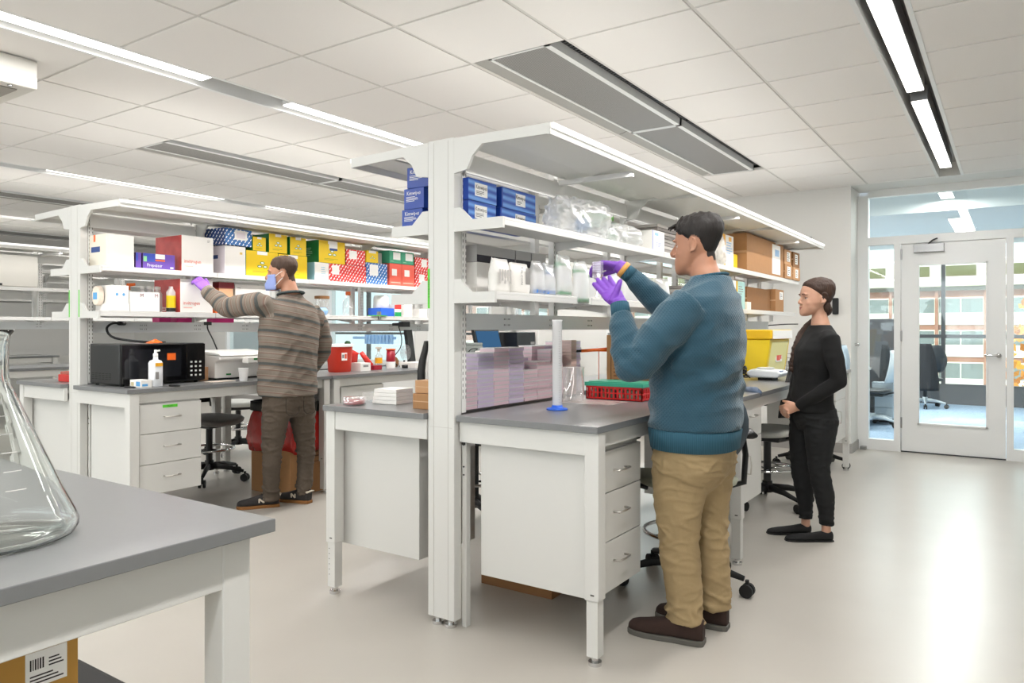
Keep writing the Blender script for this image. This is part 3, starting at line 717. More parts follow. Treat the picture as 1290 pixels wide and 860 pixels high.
# jackets
def jacket(label, cx, cy, z0, z1, w, d, m_):
    rings = []; N = 16
    for i in range(N):
        q = i/(N-1); ww = w*(1-.55*q**2.2); dd = d*(1-.4*q); ring = []
        for j in range(28):
            a = 2*PI*j/28; f_ = 1+.10*math.sin(a*5+q*3)+.06*math.sin(a*9-q*5)
            ring.append((cx+ww*math.cos(a)*f_, cy+dd*math.sin(a)*f_, z0+(z1-z0)*q))
        rings.append(ring)
    MB().loft(rings).build('jacket', m_, None, smooth=True, label=label, cat='jacket')
JK = mat('black_jacket_cloth', '232326', .85, noise_=(12, .2, .3))
jacket('dark jacket draped over the office chair seen through the door', -1.13, 13.42, .30, 1.04, .17, .15, JK)
jacket('black jacket hanging at the partition behind the left sidelight', -1.43, 11.27, .0, 1.06, .09, .08, JK)
# ================================================================ THINGS ON THE SHELVES AND BENCHES
def carton(label, x0, x1, y0, y1, z0, z1, mats, name='carton', cat='box', group=None, rz=0, side=None, bevel=.0015, front=1):
    """mats: one material, or (body, -y face, front (+x) face, top)"""
    cx, cy = (x0+x1)/2, (y0+y1)/2; a, b = (x1-x0)/2, (y1-y0)/2
    m = MB()
    if isinstance(mats, (tuple, list)): m.box(-a, a, -b, b, 0, z1-z0, 0, ny=1, px=2, top=3 if len(mats) > 3 else 0)
    else: m.box(-a, a, -b, b, 0, z1-z0)
    o = bpy.data.objects.new(name, m.mesh(name, mats)); place(o, None, (cx, cy, z0)); o.rotation_euler.z = rz
    if bevel:
        bv = o.modifiers.new('bevel', 'BEVEL'); bv.width = bevel; bv.segments = 2
    tag(o, label, cat, group); o['_a'] = a; o['_b'] = b; o['_h'] = z1-z0
    return o
def patch(o, m, u0, u1, v0, v1, face='+x', name='label', t=.0008):
    """flat printed patch on a face; u,v in 0..1 over the face"""
    a, b, h = o['_a'], o['_b'], o['_h']
    if face == '+x': q = MB().box(a, a+t, -b+2*b*u0, -b+2*b*u1, h*v0, h*v1)
    elif face == '-y': q = MB().box(-a+2*a*u0, -a+2*a*u1, -b-t, -b, h*v0, h*v1)
    elif face == '+z': q = MB().box(-a+2*a*u0, -a+2*a*u1, -b+2*b*v0, -b+2*b*v1, h, h+t)
    return q.build(name, m, o, local=True)
def word(o, s, size, m, u, v, face='+x', t=.0012, ratio=1.0):
    a, b, h = o['_a'], o['_b'], o['_h']
    p = {'+x': (a+t, -b+2*b*u, h*v), '-y': (-a+2*a*u, -b-t, h*v)}[face[:2]]
    return text(s, size, m, o, p, face, local=True, ratio=ratio)
def oval(o, u, v, ru, rv, m, m2, nm='printed_oval'):
    a, b, h = o['_a'], o['_b'], o['_h']; n = 14
    c = (a+.0006, -b+2*b*u, h*v)
    p = MB().loft([[(c[0]+k*.0003, c[1]+ru*math.cos(2*PI*j/n), c[2]+rv*math.sin(2*PI*j/n)) for j in range(n)] for k in (0, 1)]).build(nm, m, o, local=True)
    MB().loft([[(c[0]+.0004+k*.0003, c[1]+ru*.72*math.cos(2*PI*j/n), c[2]+rv*.6*math.sin(2*PI*j/n)) for j in range(n)] for k in (0, 1)]).build('printed_oval', m2, o, local=True)
def lines(o, m, u0, u1, v0, v1, n, face='+x', seed=1, w=.35, t=.0011):
    """printed small text lines on a face, one joined patch"""
    a, b, h = o['_a'], o['_b'], o['_h']; r = random.Random(seed); q = MB()
    for i in range(n):
        va = v0+(v1-v0)*(i+.5-w/2)/n; vb = v0+(v1-v0)*(i+.5+w/2)/n; ue = u0+(u1-u0)*(.6+.4*r.random())
        if face == '+x': q.box(a+t*.6, a+t, -b+2*b*u0, -b+2*b*ue, h*va, h*vb)
        else: q.box(-a+2*a*u0, -a+2*a*ue, -b-t, -b-t*.6, h*va, h*vb)
    return q.build('print_lines', m, o, local=True)

# ---- A, upper right shelf: tissue boxes
g = G('blue_tissue_print'); v, x, y, z = g.xyz()
w = g.math('SINE', g.math('ADD', g.math('MULTIPLY', z, 190), g.math('MULTIPLY', y, 9)))
BTIS = g.bsdf(g.mix(g.math('MULTIPLY', g.math('ADD', w, 1), .42), lin('1747a6'), lin('6fa4e4')), .4)
BDK = mat('deep_blue_carton', '173f9a', .4)
kw = [(2.475, 2.545+.03, 1.825, 'upper tissue box left in the pair nearest the column', 0), (2.475, 2.575, 1.743, 'lower', 0)]
for (ya, yb, za, zb, lab) in ((2.515, 2.725, 1.841, 1.936, 'blue tissue wipe box nearest the column, upper of its stack'), (2.515, 2.72, 1.743, 1.8395, 'blue tissue wipe box nearest the column, lower of its stack'),
        (2.765, 3.055, 1.841, 1.936, 'blue tissue wipe box farther from the column, upper of its stack'), (2.755, 3.06, 1.743, 1.8395, 'blue tissue wipe box farther from the column, lower of its stack')):
    wide = ya > 2.74
    o = carton(lab, -2.05, -1.932, ya, yb, za, zb, (BDK, BDK, BTIS), 'tissue_box')
    u0, u1 = (.22, .66) if not wide else (.40, .68)
    patch(o, PAPER, u0, u1, .24, .84); word(o, 'Kimwipes', .027, INK, (u0+u1)/2, .66, ratio=.78); lines(o, INK, u0+.04, u1-.1, .30, .5, 3)
    if wide: patch(o, BDK, 0, .03, 0, 1, name='dark_edge_print')
# left side stack of three
for k, (xa, za, zb, lab) in enumerate(((-2.33, 1.745, 1.83, 'bottom'), (-2.315, 1.831, 1.925, 'middle'), (-2.30, 1.926, 2.02, 'top'))):
    o = carton('%s blue tissue wipe box of the three stacked left of the near column' % lab, xa, xa+.125, 2.53, 2.76, za, zb, BDK, 'tissue_box', rz=(.0, -.04, .03)[k])
    word(o, 'Kimwipes', .026, PAPER, .5, .76, '-y', ratio=.85); lines(o, PAPER, .12, .75, .35, .62, 4, '-y')
# crumpled film bags
def crumple(label, c, r, m_, seed=1, n=3, cat='bag', name='plastic_bag', amp=.22, fr=9):
    bm = bmesh.new(); bmesh.ops.create_icosphere(bm, subdivisions=5, radius=1)
    for v in bm.verts:
        p = v.co.copy(); e = Vector((abs(p.x)**.75*math.copysign(1, p.x), abs(p.y)**.75*math.copysign(1, p.y), abs(p.z)**.8*math.copysign(1, p.z)))
        q = Vector((e.x*r[0], e.y*r[1], e.z*r[2]))
        d = noise.noise(q*fr+Vector((seed, 0, 0)))*amp + abs(noise.noise(q*fr*2.3+Vector((0, seed, 0))))*amp*.6
        d += (abs(noise.noise(q*fr*5+Vector((seed, seed, 0))))-.2)*amp*.7
        v.co = q*(1+d)
        if v.co.z < -r[2]*.8: v.co.z = -r[2]*.8
    me = bpy.data.meshes.new(name); bm.to_mesh(me); bm.free(); me.materials.append(m_); me.polygons.foreach_set('use_smooth', [True]*len(me.polygons))
    o = bpy.data.objects.new(name, me); place(o, None, (c[0], c[1], c[2]+r[2]*.8)); return tag(o, label, cat)
crumple('big clear crumpled plastic bag heaped beside the blue tissue boxes', (-1.84, 3.30, 1.744), (.11, .25, .11), FILM, 1)
crumple('long clear crumpled bag on the upper shelf before the white carton', (-1.81, 3.72, 1.744), (.09, .24, .06), FILM, 5)
crumple('thin clear bag lying under the green lidded tub on the upper shelf', (-1.93, 3.55, 1.744), (.06, .12, .05), CLEAR, 8)
t = thing('storage_tub', 'green lidded clear tub behind the crumpled bags on the upper shelf', 'tub', (-1.93, 3.72, 1.80))
B(-2.0, -1.88, 3.62, 3.86, 1.76, 1.895).build('body', clear('green_tint_plastic', 'd8efe4', .1, .3), t, bevel=.006); B(-2.005, -1.875, 3.615, 3.80, 1.896, 1.928).build('lid', mat('lime_green_plastic', '67b83e', .4), t, bevel=.004)
crumple('blue wrapped pack beside the green lidded tub', (-1.91, 3.50, 1.80), (.03, .06, .045), mat('blue_wrap', '7fa8d6', .4), 4, cat='pack', name='wrapped_pack')
o = carton('white carton with blue stripe at the end of the clear bags', -1.90, -1.735, 4.02, 4.20, 1.743, 1.862, (WBOX, WBOX, WBOX)); patch(o, mat('periwinkle_print', '8f97c8', .5), 0, .07, 0, 1); lines(o, mat('periwinkle_print', '8f97c8', .5), .3, .8, .2, .45, 3); patch(o, LBLUE, .2, .5, .75, .9)
for k in range(9): carton('flat grey tray in the tall stack behind the man\'s head', -1.98, -1.80, 4.25, 4.80, 1.743+k*.021, 1.743+k*.021+.018, mat('tray_grey%d' % (k % 2), ['b8b2ac', '8d8580'][k % 2], .5), 'flat_tray', 'tray', 'flat trays stacked on the upper shelf', bevel=0)
crumple('tall clear bag of pale plugs standing beside the man\'s head', (-1.80, 5.20, 1.744), (.09, .15, .14), FROST, 11)
o = carton('yellow and white carton with blue print right of the man\'s head', -1.95, -1.76, 5.36, 5.62, 1.743, 1.985, (YEL, YEL, WBOX)); patch(o, mat('amber_print', 'e8a81c', .5), .0, .25, 0, 1); lines(o, LBLUE, .35, .9, .4, .8, 5); patch(o, mat('amber_print', 'e8a81c', .5), .55, .8, .82, .95)
o = carton('small bright yellow carton behind the yellow and white one', -1.93, -1.77, 5.64, 5.75, 1.743, 1.86, YEL)
def brown(label, x0, x1, y0, y1, z0, z1, m_=CARD, lab=None, **k):
    o = carton(label, x0, x1, y0, y1, z0, z1, m_, 'cardboard_box', **k)
    patch(o, mat('packing_tape', 'c9a27c', .3), 0, 1, .47, .53, '-y', 'tape_strip')
    if lab: patch(o, PAPER, *lab); lines(o, INK, lab[0]+.06, lab[1]-.08, lab[2]+.05, lab[3]-.05, 4)
    return o
o = brown('big brown cardboard box on the upper shelf above the woman', -1.98, -1.712, 5.80, 6.92, 1.743, 2.035, CARD, None); patch(o, PAPER, .66, .90, .06, .94); patch(o, LBLUE, .74, .86, .6, .8, t=.0014)
lines(o, INK, .3, .5, .75, .85, 1, '-y')
brown('lower brown cardboard box right of the big one on the upper shelf', -1.9, -1.705, 6.95, 7.22, 1.743, 1.875, CARD, (.3, .75, .2, .85))
brown('upper small brown box right of the big one on the upper shelf', -1.9, -1.71, 6.95, 7.20, 1.877, 2.01, CARD2, (.35, .8, .2, .85))
brown('lower brown box at the far end of the upper shelf', -1.9, -1.70, 7.24, 7.50, 1.743, 1.865, CARD2, (.3, .7, .2, .85))
brown('upper brown box at the far end of the upper shelf', -1.9, -1.70, 7.23, 7.48, 1.867, 2.01, CARDD, (.3, .7, .2, .85))
# ---- A, lower right shelf
for k, (ya, yb) in enumerate(((2.60, 2.90), (2.91, 3.04), (3.05, 3.18))):
    o = carton(['long flat black and grey carton on top of the tube bags', 'second black and grey carton on the tube bags', 'third black and grey carton on the tube bags'][k], -2.04, -1.95, ya, yb, 1.58, 1.656, (mat('charcoal_carton', '2b2733', .5), mat('pale_grey_print', 'b8b6b4', .5), mat('charcoal_carton', '2b2733', .5), mat('pale_grey_print', 'b8b6b4', .5))); patch(o, mat('pale_grey_print', 'b8b6b4', .5), 0, 1, .42, 1)
for k, (ya, yb) in enumerate(((2.60, 2.88), (2.89, 3.17))): carton(['white support carton under the black cartons', 'second white carton under the black cartons'][k], -2.04, -1.95, ya, yb, 1.439, 1.579, WBOX)
def pouch(label, x, y0, y1, z0, z1, m_, th=.045, seed=2, inner=None):
    """standing soft plastic pouch filled with tubes"""
    N = 12; rings = []; L = (y1-y0)/2; cy = (y0+y1)/2
    for i in range(N+1):
        q = i/N; z = z0+(z1-z0)*q; ring = []
        w = th*.62*(math.sin(PI*(.30+.66*q)))**.8+.003; ll = L*(1-.06*q+.03*math.sin(q*7+seed))
        for j in range(20):
            a = 2*PI*j/20; d = 1+.16*noise.noise(Vector((math.cos(a)*2, math.sin(a)*2, q*4+seed)))
            ring.append((x+w*math.sin(a)*d, cy+ll*math.copysign(abs(math.cos(a))**.5, math.cos(a)), z+.012*noise.noise(Vector((a, seed, q*2)))))
        rings.append(ring)
    o = MB().loft(rings).build('tube_pouch', m_, None, smooth=True, label=label, cat='bag', org=(x, cy, z0))
    if inner:
        cm, n, cs = inner
        mt = MB(); mc = MB(); r = random.Random(seed)
        for i in range(n):
            yy = y0+.012+(y1-y0-.024)*(i+.5)/n
            mt.cyl((x+.010, yy, z0+.02), (x+.006, yy, z1-.05), .011, n=8); 
            if cs: mc.cyl((x+.010, yy, z0+.006), (x+.010, yy, z0+.022), .014, n=8)
            if r.random() < .5: mc.cyl((x-.008, yy+.003, z1-.055), (x-.008, yy+.003, z1-.035), .013, n=8)
        mt.build('tubes', FROST, o, kind='stuff'); mc.build('tube_caps', cm, o)
    return o
WPK = mat('white_film_pack', 'dedbd6', .35)
for k, (ya, yb) in enumerate(((2.52, 2.64), (2.645, 2.80))):
    o = pouch(['white printed plastic pouch leaning at the column on the middle shelf', 'white pouch with black FALCON print on the middle shelf'][k], -1.815, ya, yb, 1.44, 1.583-.01*k, WPK, .05, 3+k)
    if k == 1:
        text('FALCON', .020, INK, o, (-1.779, 2.70, 1.515), '+xv'); 
        m = MB()
        for i in range(9): m.box(-1.781, -1.780, 2.735+.004*i, 2.737+.004*i, 1.48, 1.55)
        m.build('print_lines', mat('grey_ink', '8d8a88', .6), o)
    else:
        m = MB()
        for i in range(5): m.box(-1.781, -1.780, 2.53+.02*i, 2.542+.02*i, 1.475+.012*(i % 2), 1.535)
        m.build('print_lines', mat('grey_ink2', 'b3afac', .6), o)
BCAP = mat('blue_cap', '4a79b8', .4); GCAP = mat('green_cap', '2f8f52', .4)
pouch('clear pouch of blue capped tubes, nearest the FALCON pouch', -1.80, 2.81, 2.90, 1.44, 1.59, FILM, .04, 5, (BCAP, 4, 1))
pouch('second clear pouch of blue capped tubes under the black cartons', -1.80, 2.905, 3.00, 1.44, 1.585, FILM, .04, 6, (BCAP, 4, 1))
pouch('tall peaked clear pouch of green capped tubes', -1.785, 3.005, 3.13, 1.44, 1.635, FILM, .045, 7, (GCAP, 5, 1))
pouch('second tall clear pouch of green capped tubes hanging over the shelf edge', -1.765, 3.14, 3.27, 1.41, 1.61, FILM, .045, 8, (GCAP, 5, 1))
yy = 3.29
for k, (lab, w) in enumerate((('clear pouch of conical tubes with dark green caps, left of the held cassette', .20), ('clear pouch of pale tubes behind the gloved hands', .24), ('clear pouch of pale tubes right of the gloved hands', .22), ('clear pouch of pale tubes above the man\'s sleeve', .22), ('clear pouch of pale tubes at the far end beside the man\'s shoulder', .22))):
    pouch(lab, -1.81, yy, yy+w, 1.44, 1.595-.01*(k % 2), FILM, .05, 10+k, (GCAP if k == 0 else mat('cream_cap', 'd8d2c2', .5), 7, 0)); yy += w+.012
for k in range(6): carton('flat grey tray in the low stack on the middle shelf behind the man', -1.98, -1.84, 4.75, 5.05, 1.439+k*.023, 1.439+k*.023+.02, mat('tray_grey%d' % (k % 2), ['b8b2ac', '8d8580'][k % 2], .5), 'flat_tray', 'tray', 'flat trays on the middle shelf', bevel=0)
for k, (ya, yb, c) in enumerate(((5.42, 5.70, 'white_green_print'), (5.72, 5.93, 'teal_print'))):
    o = carton(['yellow sided binder box with white front, right of the man\'s back', 'yellow sided binder box with pale teal front'][k], -1.92, -1.765, ya, yb, 1.439, 1.655, (YEL, mat('amber_side', 'e3b41c', .5), mat(c, ['eef4f0', 'a9d3d0'][k], .5)), 'binder_box')
    patch(o, GRN, 0, .06, 0, 1) if k == 0 else patch(o, YEL, 0, .1, 0, 1)
    lines(o, mat('grey_ink', '8d8a88', .6), .2, .8, .5, .85, 4)
brown('wide brown cardboard box on the middle shelf left of the woman', -1.98, -1.80, 6.10, 6.80, 1.439, 1.63, CARDD)
brown('brown cardboard box with white labels on the middle shelf behind the woman\'s face', -1.95, -1.76, 6.83, 7.12, 1.439, 1.64, CARD, (.5, .9, .55, .9))
carton('thin white folded sheet pack leaning on the middle shelf', -1.92, -1.76, 5.97, 6.08, 1.439, 1.50, WBOX)
# ---- A, right worktop: multiwell plates
pm = {}
def plates(label, x, y, w, n, mt, dx=.085, group='stacked clear culture plates'):
    key = (w, mt.name)
    if key not in pm:
        a, b = dx/2, w/2
        m = MB().box(-a, a, -b, b, 0, .0135, 0).box(-a+.002, a-.002, -b+.002, b-.002, .0135, .0155, 1).box(-a-.001, a+.001, -b-.001, b+.001, .0155, .019, 1)
        pm[key] = m.mesh('culture_plate', (mt, clear('plate_lid', refl=.10, haze=.6, hazecol='ffffff')))
    for k in range(n):
        o = bpy.data.objects.new('culture_plate', pm[key]); place(o, None, (x+R.uniform(-.003, .003), y+R.uniform(-.002, .002), .9145+k*.0198)); o.rotation_euler.z = R.uniform(-.03, .03)
        tag(o, label, 'culture plate', group)
ST = [(2.60, .085, 12, LILP), (2.69, .085, 9, PINKP), (2.80, .127, 13, LILP), (2.93, .127, 14, PINKP), (3.06, .127, 14, LILP), (3.19, .127, 8, PINKP), (3.32, .127, 10, PINKP), (3.45, .127, 13, PINKP)]
nm = ['nearest the column', 'second from the column', 'third from the column', 'fourth from the column', 'just left of the graduated cylinder', 'the low one behind the cylinder', 'seen right of the cylinder', 'behind the clear beaker']
for k, (y_, w, n, mt) in enumerate(ST): plates('clear pink tinted culture plate in the stack '+nm[k], -2.09, y_, w, n, mt, group='culture plates in the stack '+nm[k])
for k, (y_, n) in enumerate(((3.10, 13), (3.26, 11), (3.42, 14), (3.56, 14), (3.70, 15), (3.84, 15))):
    plates('clear culture plate in the back row of stacks, %s stack from the column' % ['first', 'second', 'third', 'fourth', 'fifth', 'sixth'][k], -2.19, y_, .127, n, (PINKP, LILP)[k % 2], group='back row culture plates, stack %s' % 'abcdef'[k])
for k in range(18): carton('thin pinkish cassette in the tall stack right of the graduated cylinder', -2.13, -2.04, 3.60, 3.66, .9145+k*.017, .9145+k*.017+.015, mat('dusty_pink_plastic', 'd8bdb4', .4), 'cassette', 'cassette', 'cassettes in the tall stack', bevel=0)
t = thing('graduated_cylinder', 'tall frosted graduated cylinder on a round blue foot', 'cylinder', (-1.713, 2.893, .914))
MB().lathe([(.048, 0), (.05, .004), (.046, .008), (.028, .011), (.024, .018), (.024, .022)], (-1.713, 2.893, .9142), 28).build('foot', mat('cobalt_plastic', '2f6ae0', .3), t, smooth=True)
MB().lathe([(.022, .018), (.022, .40), (.025, .405), (.025, .41), (.021, .41), (.0205, .025)], (-1.713, 2.893, .914), 24, cap=False).build('tube', FROST, t, smooth=True)
m = MB()
for k in range(30):
    z_ = .95+k*.011; a0, a1 = -.7, (-.35 if k % 5 else -.1)
    m.loft([[(-1.713+.0224*math.cos(a), 2.893+.0224*math.sin(a), z_+dz) for a in (a0, (a0+a1)/2, a1)] for dz in (0, .0012)], cap=False, closed=False)
m.build('scale_marks', mat('grey_ink', '8d8a88', .6), t)
# beaker-like clear acrylic stand
m = MB(); m.lathe([(.052, 0), (.055, .006), (.055, .17), (.058, .175), (.0565, .176), (.053, .17), (.053, .008), (.0, .007)], (-1.83, 3.25, .9145), 28, cap=False)
m.build('beaker', CLEAR, None, smooth=True, label='clear plastic beaker between the cylinder and the red basket', cat='beaker')
# basket
t = thing('basket', 'red slotted plastic basket with a teal lid on the bench', 'basket', (-1.72, 3.62, .914))
x0, x1, y0, y1 = -1.86, -1.54, 3.44, 3.62
def slotwall(m, p0, p1, z0, z1, n, th=.004):
    p0 = Vector(p0); p1 = Vector(p1); d = (p1-p0); L = d.length; d.normalize(); nrm = Vector((-d.y, d.x, 0))*th
    def q(a, b, za, zb):
        A, Bq = p0+d*a, p0+d*b
        vs = []
        for o_ in (Vector(), nrm):
            for P_ in ((A, za), (Bq, za), (Bq, zb), (A, zb)): vs.append((P_[0].x+o_.x, P_[0].y+o_.y, P_[1]))
        m.add(vs, [(0, 1, 2, 3), (7, 6, 5, 4), (0, 4, 5, 1), (1, 5, 6, 2), (2, 6, 7, 3), (3, 7, 4, 0)])
    H = z1-z0
    for a, b in ((0, .16), (.47, .56), (.86, 1)): q(0, L, z0+H*a, z0+H*b)
    for k in range(n+1):
        c = L*k/n; 
        for a, b in ((.16, .47), (.56, .86)): q(max(0, c-L/n*.22), min(L, c+L/n*.22), z0+H*a, z0+H*b)
RB = mat('basket_red', 'd01c1c', .35)
for nmw, p, q_, n in (('front_wall', (x0, y0), (x1, y0), 14), ('side_wall', (x1, y0), (x1, y1), 8), ('back_wall', (x1, y1), (x0, y1), 14), ('end_wall', (x0, y1), (x0, y0), 8)):
    m = MB(); slotwall(m, (p[0], p[1], 0), (q_[0], q_[1], 0), .9145, .984, n); m.build(nmw, RB, t)
B(x0, x1, y0, y1, .9145, .918).build('basket_floor', RB, t)
MB().box(x0-.006, x1+.006, y0-.006, y1+.006, .984, 1.004).box(x0+.01, x1-.01, y0+.01, y1-.01, 1.004, 1.008).build('lid', TEAL, t, bevel=.005)
r = random.Random(4)
for k in range(9):
    MB().cyl((x0+.035+k*.031, y0+.03+.01*r.random(), .9185), (x0+.035+k*.031, y0+.03, .965), .012, n=10).build('vial', [mat('pale_green_cap', 'bcd8c0', .5), BLACK, mat('olive_cap', '6f7a55', .5)][k % 3 if k < 5 else 0], None, label='small capped vial inside the red slotted basket', cat='vial', group='vials inside the red basket')
B(-1.93, -1.60, 3.20, 3.40, .9143, .9155).build('printed_sheet', mat('glossy_sheet', 'cfc6c2', .2), None, label='printed sheet in plastic lying before the red basket', cat='sheet')
o = bpy.data.objects['printed_sheet']
m = MB()
for k in range(9): m.box(-1.91+.034*k, -1.885+.034*k, 3.22+.05*(k % 3), 3.25+.05*(k % 3), .9156, .9158)
m.build('printed_blocks', mat('brown_print', '7c5a55', .5), o)
t = thing('marker_pen', 'orange pen with black cap lying on a thin red stand behind the basket', 'pen', (-1.98, 3.72, .914))
MB().limb([(-2.05, 3.66, 1.155), (-2.02, 3.68, 1.157)], [.008, .008], 10).build('cap', BLACK, t, smooth=True)
MB().limb([(-2.02, 3.68, 1.157), (-1.95, 3.735, 1.163), (-1.90, 3.775, 1.165), (-1.885, 3.787, 1.163)], [.009, .009, .013, .004], 10).build('barrel', ORANGE, t, smooth=True)
MB().cyl((-1.94, 3.74, .9145), (-1.94, 3.74, 1.157), .003, n=8).build('stand', mat('salmon_wire', 'd88a70', .4), t)
# carton behind the man's arm
o = carton('brown cardboard box with printed form on the bench behind the man\'s elbow', -1.885, -1.52, 3.73, 4.0, .9145, 1.248, CARD, 'cardboard_box')
q = MB(); a, b, h = o['_a'], o['_b'], o['_h']
for (u0, u1, v0, v1) in ((.07, .30, .06, .085), (.07, .30, .72, .735), (.07, .08, .06, .73), (.30, .31, .06, .73)): q.box(-a+2*a*u0, -a+2*a*u1, -b-.001, -b, h*v0, h*v1)
for k in range(9): q.box(-a+2*a*.12, -a+2*a*(.26-.03*(k % 3)), -b-.001, -b, h*(.13+.06*k), h*(.145+.06*k))
for k in range(5): q.box(-a+2*a*.34, -a+2*a*.92, -b-.001, -b, h*(.10+.13*k), h*(.115+.13*k))
q.build('printed_form', mat('brown_ink', '5a3a20', .7), o, local=True)
# far right bench: yellow tub, tissue culture tub, scale, cables
t = thing('waste_tub', 'yellow lidded waste tub with a white front panel beside the woman', 'tub', (-1.70, 6.1, .914))
MB().prism([(-1.92, .9145), (-1.56, .9145), (-1.52, 1.20), (-1.96, 1.20)], 'y', 5.75, 6.35).build('body', mat('yellow_plastic', 'e9c81a', .4), t, bevel=.01)
B(-1.97, -1.505, 5.74, 6.36, 1.20, 1.275).build('lid', mat('amber_plastic', 'eebd14', .4), t, bevel=.012)
MB().prism([(-1.556, .95), (-1.553, .95), (-1.519, 1.18), (-1.522, 1.18)], 'y', 5.80, 6.30).build('front_panel', mat('pale_yellow_plastic', 'e8e29a', .4), t)
MB().box(-1.504, -1.498, 5.76, 6.34, 1.205, 1.27).build('lid_rim', PAPER, t)
MB().box(-1.541, -1.536, 5.98, 6.16, 1.02, 1.13).build('label', PAPER, t)
MB().box(-1.536, -1.535, 6.0, 6.10, 1.03, 1.12).box(-1.536, -1.535, 6.11, 6.14, 1.04, 1.08).build('label_print', INKR, t)
t = thing('centrifuge', 'grey domed bench device with clear body right of the man\'s back', 'lab device', (-1.66, 5.12, .914))
MB().lathe([(.10, 0), (.105, .02), (.095, .04)], (-1.66, 5.12, .9145), 24).build('base', DARK, t, smooth=True)
MB().lathe([(.075, .04), (.08, .10), (.08, .26), (.07, .27)], (-1.66, 5.12, .9145), 24, cap=False).build('clear_body', clear('smoked_plastic', 'd8cfca', .1, .35, hazecol='a8a09c'), t, smooth=True)
MB().lathe([(.088, .27), (.095, .285), (.085, .325), (.03, .34), (0.001, .34)], (-1.66, 5.12, .9145), 24).cyl((-1.58, 5.10, 1.215), (-1.53, 5.09, 1.215), .022, n=14).build('lid', mat('grey_lid', '5c5a5a', .4), t, smooth=True)
t = thing('scale', 'white bench scale with blue rimmed display beside the yellow tub', 'scale', (-1.45, 5.42, .914))
MB().prism([(-1.56, .935), (-1.36, .935), (-1.33, .965), (-1.36, .985), (-1.54, .995), (-1.58, .97)], 'y', 5.32, 5.55).build('body', OW, t, bevel=.012)
B(-1.50, -1.40, 5.35, 5.5, .9145, .935).build('feet', RUBBER, t)
MB().lathe([(.06, 0), (.062, .008), (.05, .012)], (-1.47, 5.44, .992), 20).build('pan', SEATG, t, smooth=True)
MB().box(-1.385, -1.345, 5.36, 5.44, .978, .984).build('display', mat('display_blue', '5a78b4', .3), t)
m = MB(); r = random.Random(9)
for k in range(9):
    p = [(-1.60+r.uniform(-.06, .06), 5.28+r.uniform(-.05, .08), .93+r.uniform(0, .10)) for _ in range(5)]; m.tube(p, .004, 6)
m.build('cable', BLACK, None, smooth=True, label='tangle of thin black cables between the grey device and the scale', cat='cable')
MB().limb([(-1.285, 4.35, .925), (-1.23, 4.33, .92), (-1.20, 4.32, .905)], [.02, .028, .02], 10).build('mouse', mat('slate_plastic', '56657c', .3), None, smooth=True, label='slate blue computer mouse at the bench edge behind the man', cat='computer mouse')
t = thing('wire_basket', 'wire rack with odds and ends behind the woman at the bench end', 'rack', (-1.60, 6.62, .914))
for k in range(5): MB().tube([(-1.75, 6.5, .93+.035*k), (-1.42, 6.5, .93+.035*k), (-1.42, 6.75, .93+.035*k)], .003, 6, sm=1).build('wire', STEEL, t)
for xx in (-1.75, -1.58, -1.42): MB().cyl((xx, 6.5, .9145), (xx, 6.5, 1.08), .003, n=6).build('wire_post', STEEL, t)
# thin cable on wall behind woman and socket
m = MB().tube([(-2.1, 7.3, 1.30), (-1.95, 7.8, 1.325), (-1.88, 8.19, 1.33)], .006); m.build('cable', BLACK, None, smooth=True, label='dark cable running along the far wall left of the woman', cat='cable')
MB().box(-1.535, -1.475, YW-.04, YW-.001, 1.43, 1.60).build('wall_phone', BLACK, None, bevel=.01, label='small black device hanging on the wall behind the woman\'s hair', cat='wall device')
for k, (xx, zz) in enumerate(((-2.05, 2.20), (-1.80, 2.17))):
    t = thing('wall_bracket', ['steel wall device above the far end of the shelf light', 'smaller steel wall plate right of the wall device'][k], 'wall fitting', (xx, YW-.02, zz))
    B(xx-.08, xx+.06, YW-.03, YW-.001, zz-.02, zz+(.12 if k == 0 else .08)).build('plate', STEEL, t, bevel=.003)
    if k == 0: B(xx-.06, xx+.04, YW-.06, YW-.03, zz-.0, zz+.06).build('box', DARK, t)
# ---- A, left worktop
t = thing('culture_dish', 'round clear dish with pink contents on the bench left of the column', 'dish', (-2.625, 2.535, .914))
MB().lathe([(.052, 0), (.055, .003), (.055, .03), (.053, .03), (.053, .004), (0.001, .003)], (-2.64, 2.53, .9145), 28, cap=False).build('dish', CLEAR, t, smooth=True)
MB().lathe([(.057, .012), (.057, .037), (0.001, .037)], (-2.64, 2.53, .9145), 28, cap=False).build('lid', CLEAR, t, smooth=True)
MB().lathe([(.049, .005), (.051, .022), (0.001, .022)], (-2.64, 2.53, .9145), 28).build('contents', mat('pink_pellets', 'd8404a', .5, noise_=(220, .4, .5)), t, smooth=True)
for k in range(4): carton('flat white carton, %s of the four stacked beside the pink dish' % ['lowest', 'second', 'third', 'top'][k], -2.62+.004*k, -2.475, 2.63, 2.77, .9145+k*.0185, .9145+k*.0185+.0175, WBOX, 'flat_carton', rz=.12)
carton('clear plate leaning flat behind the pink dish', -2.72, -2.63, 2.66, 2.75, .9145, .96, CLEAR, 'clear_box', 'box')
o = brown('small brown carton standing at the left edge of the near column', -2.29, -2.19, 2.56, 2.74, .9145, .985, CARD)
o = brown('second small brown carton on top, at the left edge of the near column', -2.285, -2.19, 2.57, 2.72, .987, 1.045, CARD2)
# things farther on the left side benches of row A (seen under the raceway)
t = thing('monitor', 'tilted computer monitor with blue screen seen under the raceway', 'monitor', (-3.75, 5.4, .914))
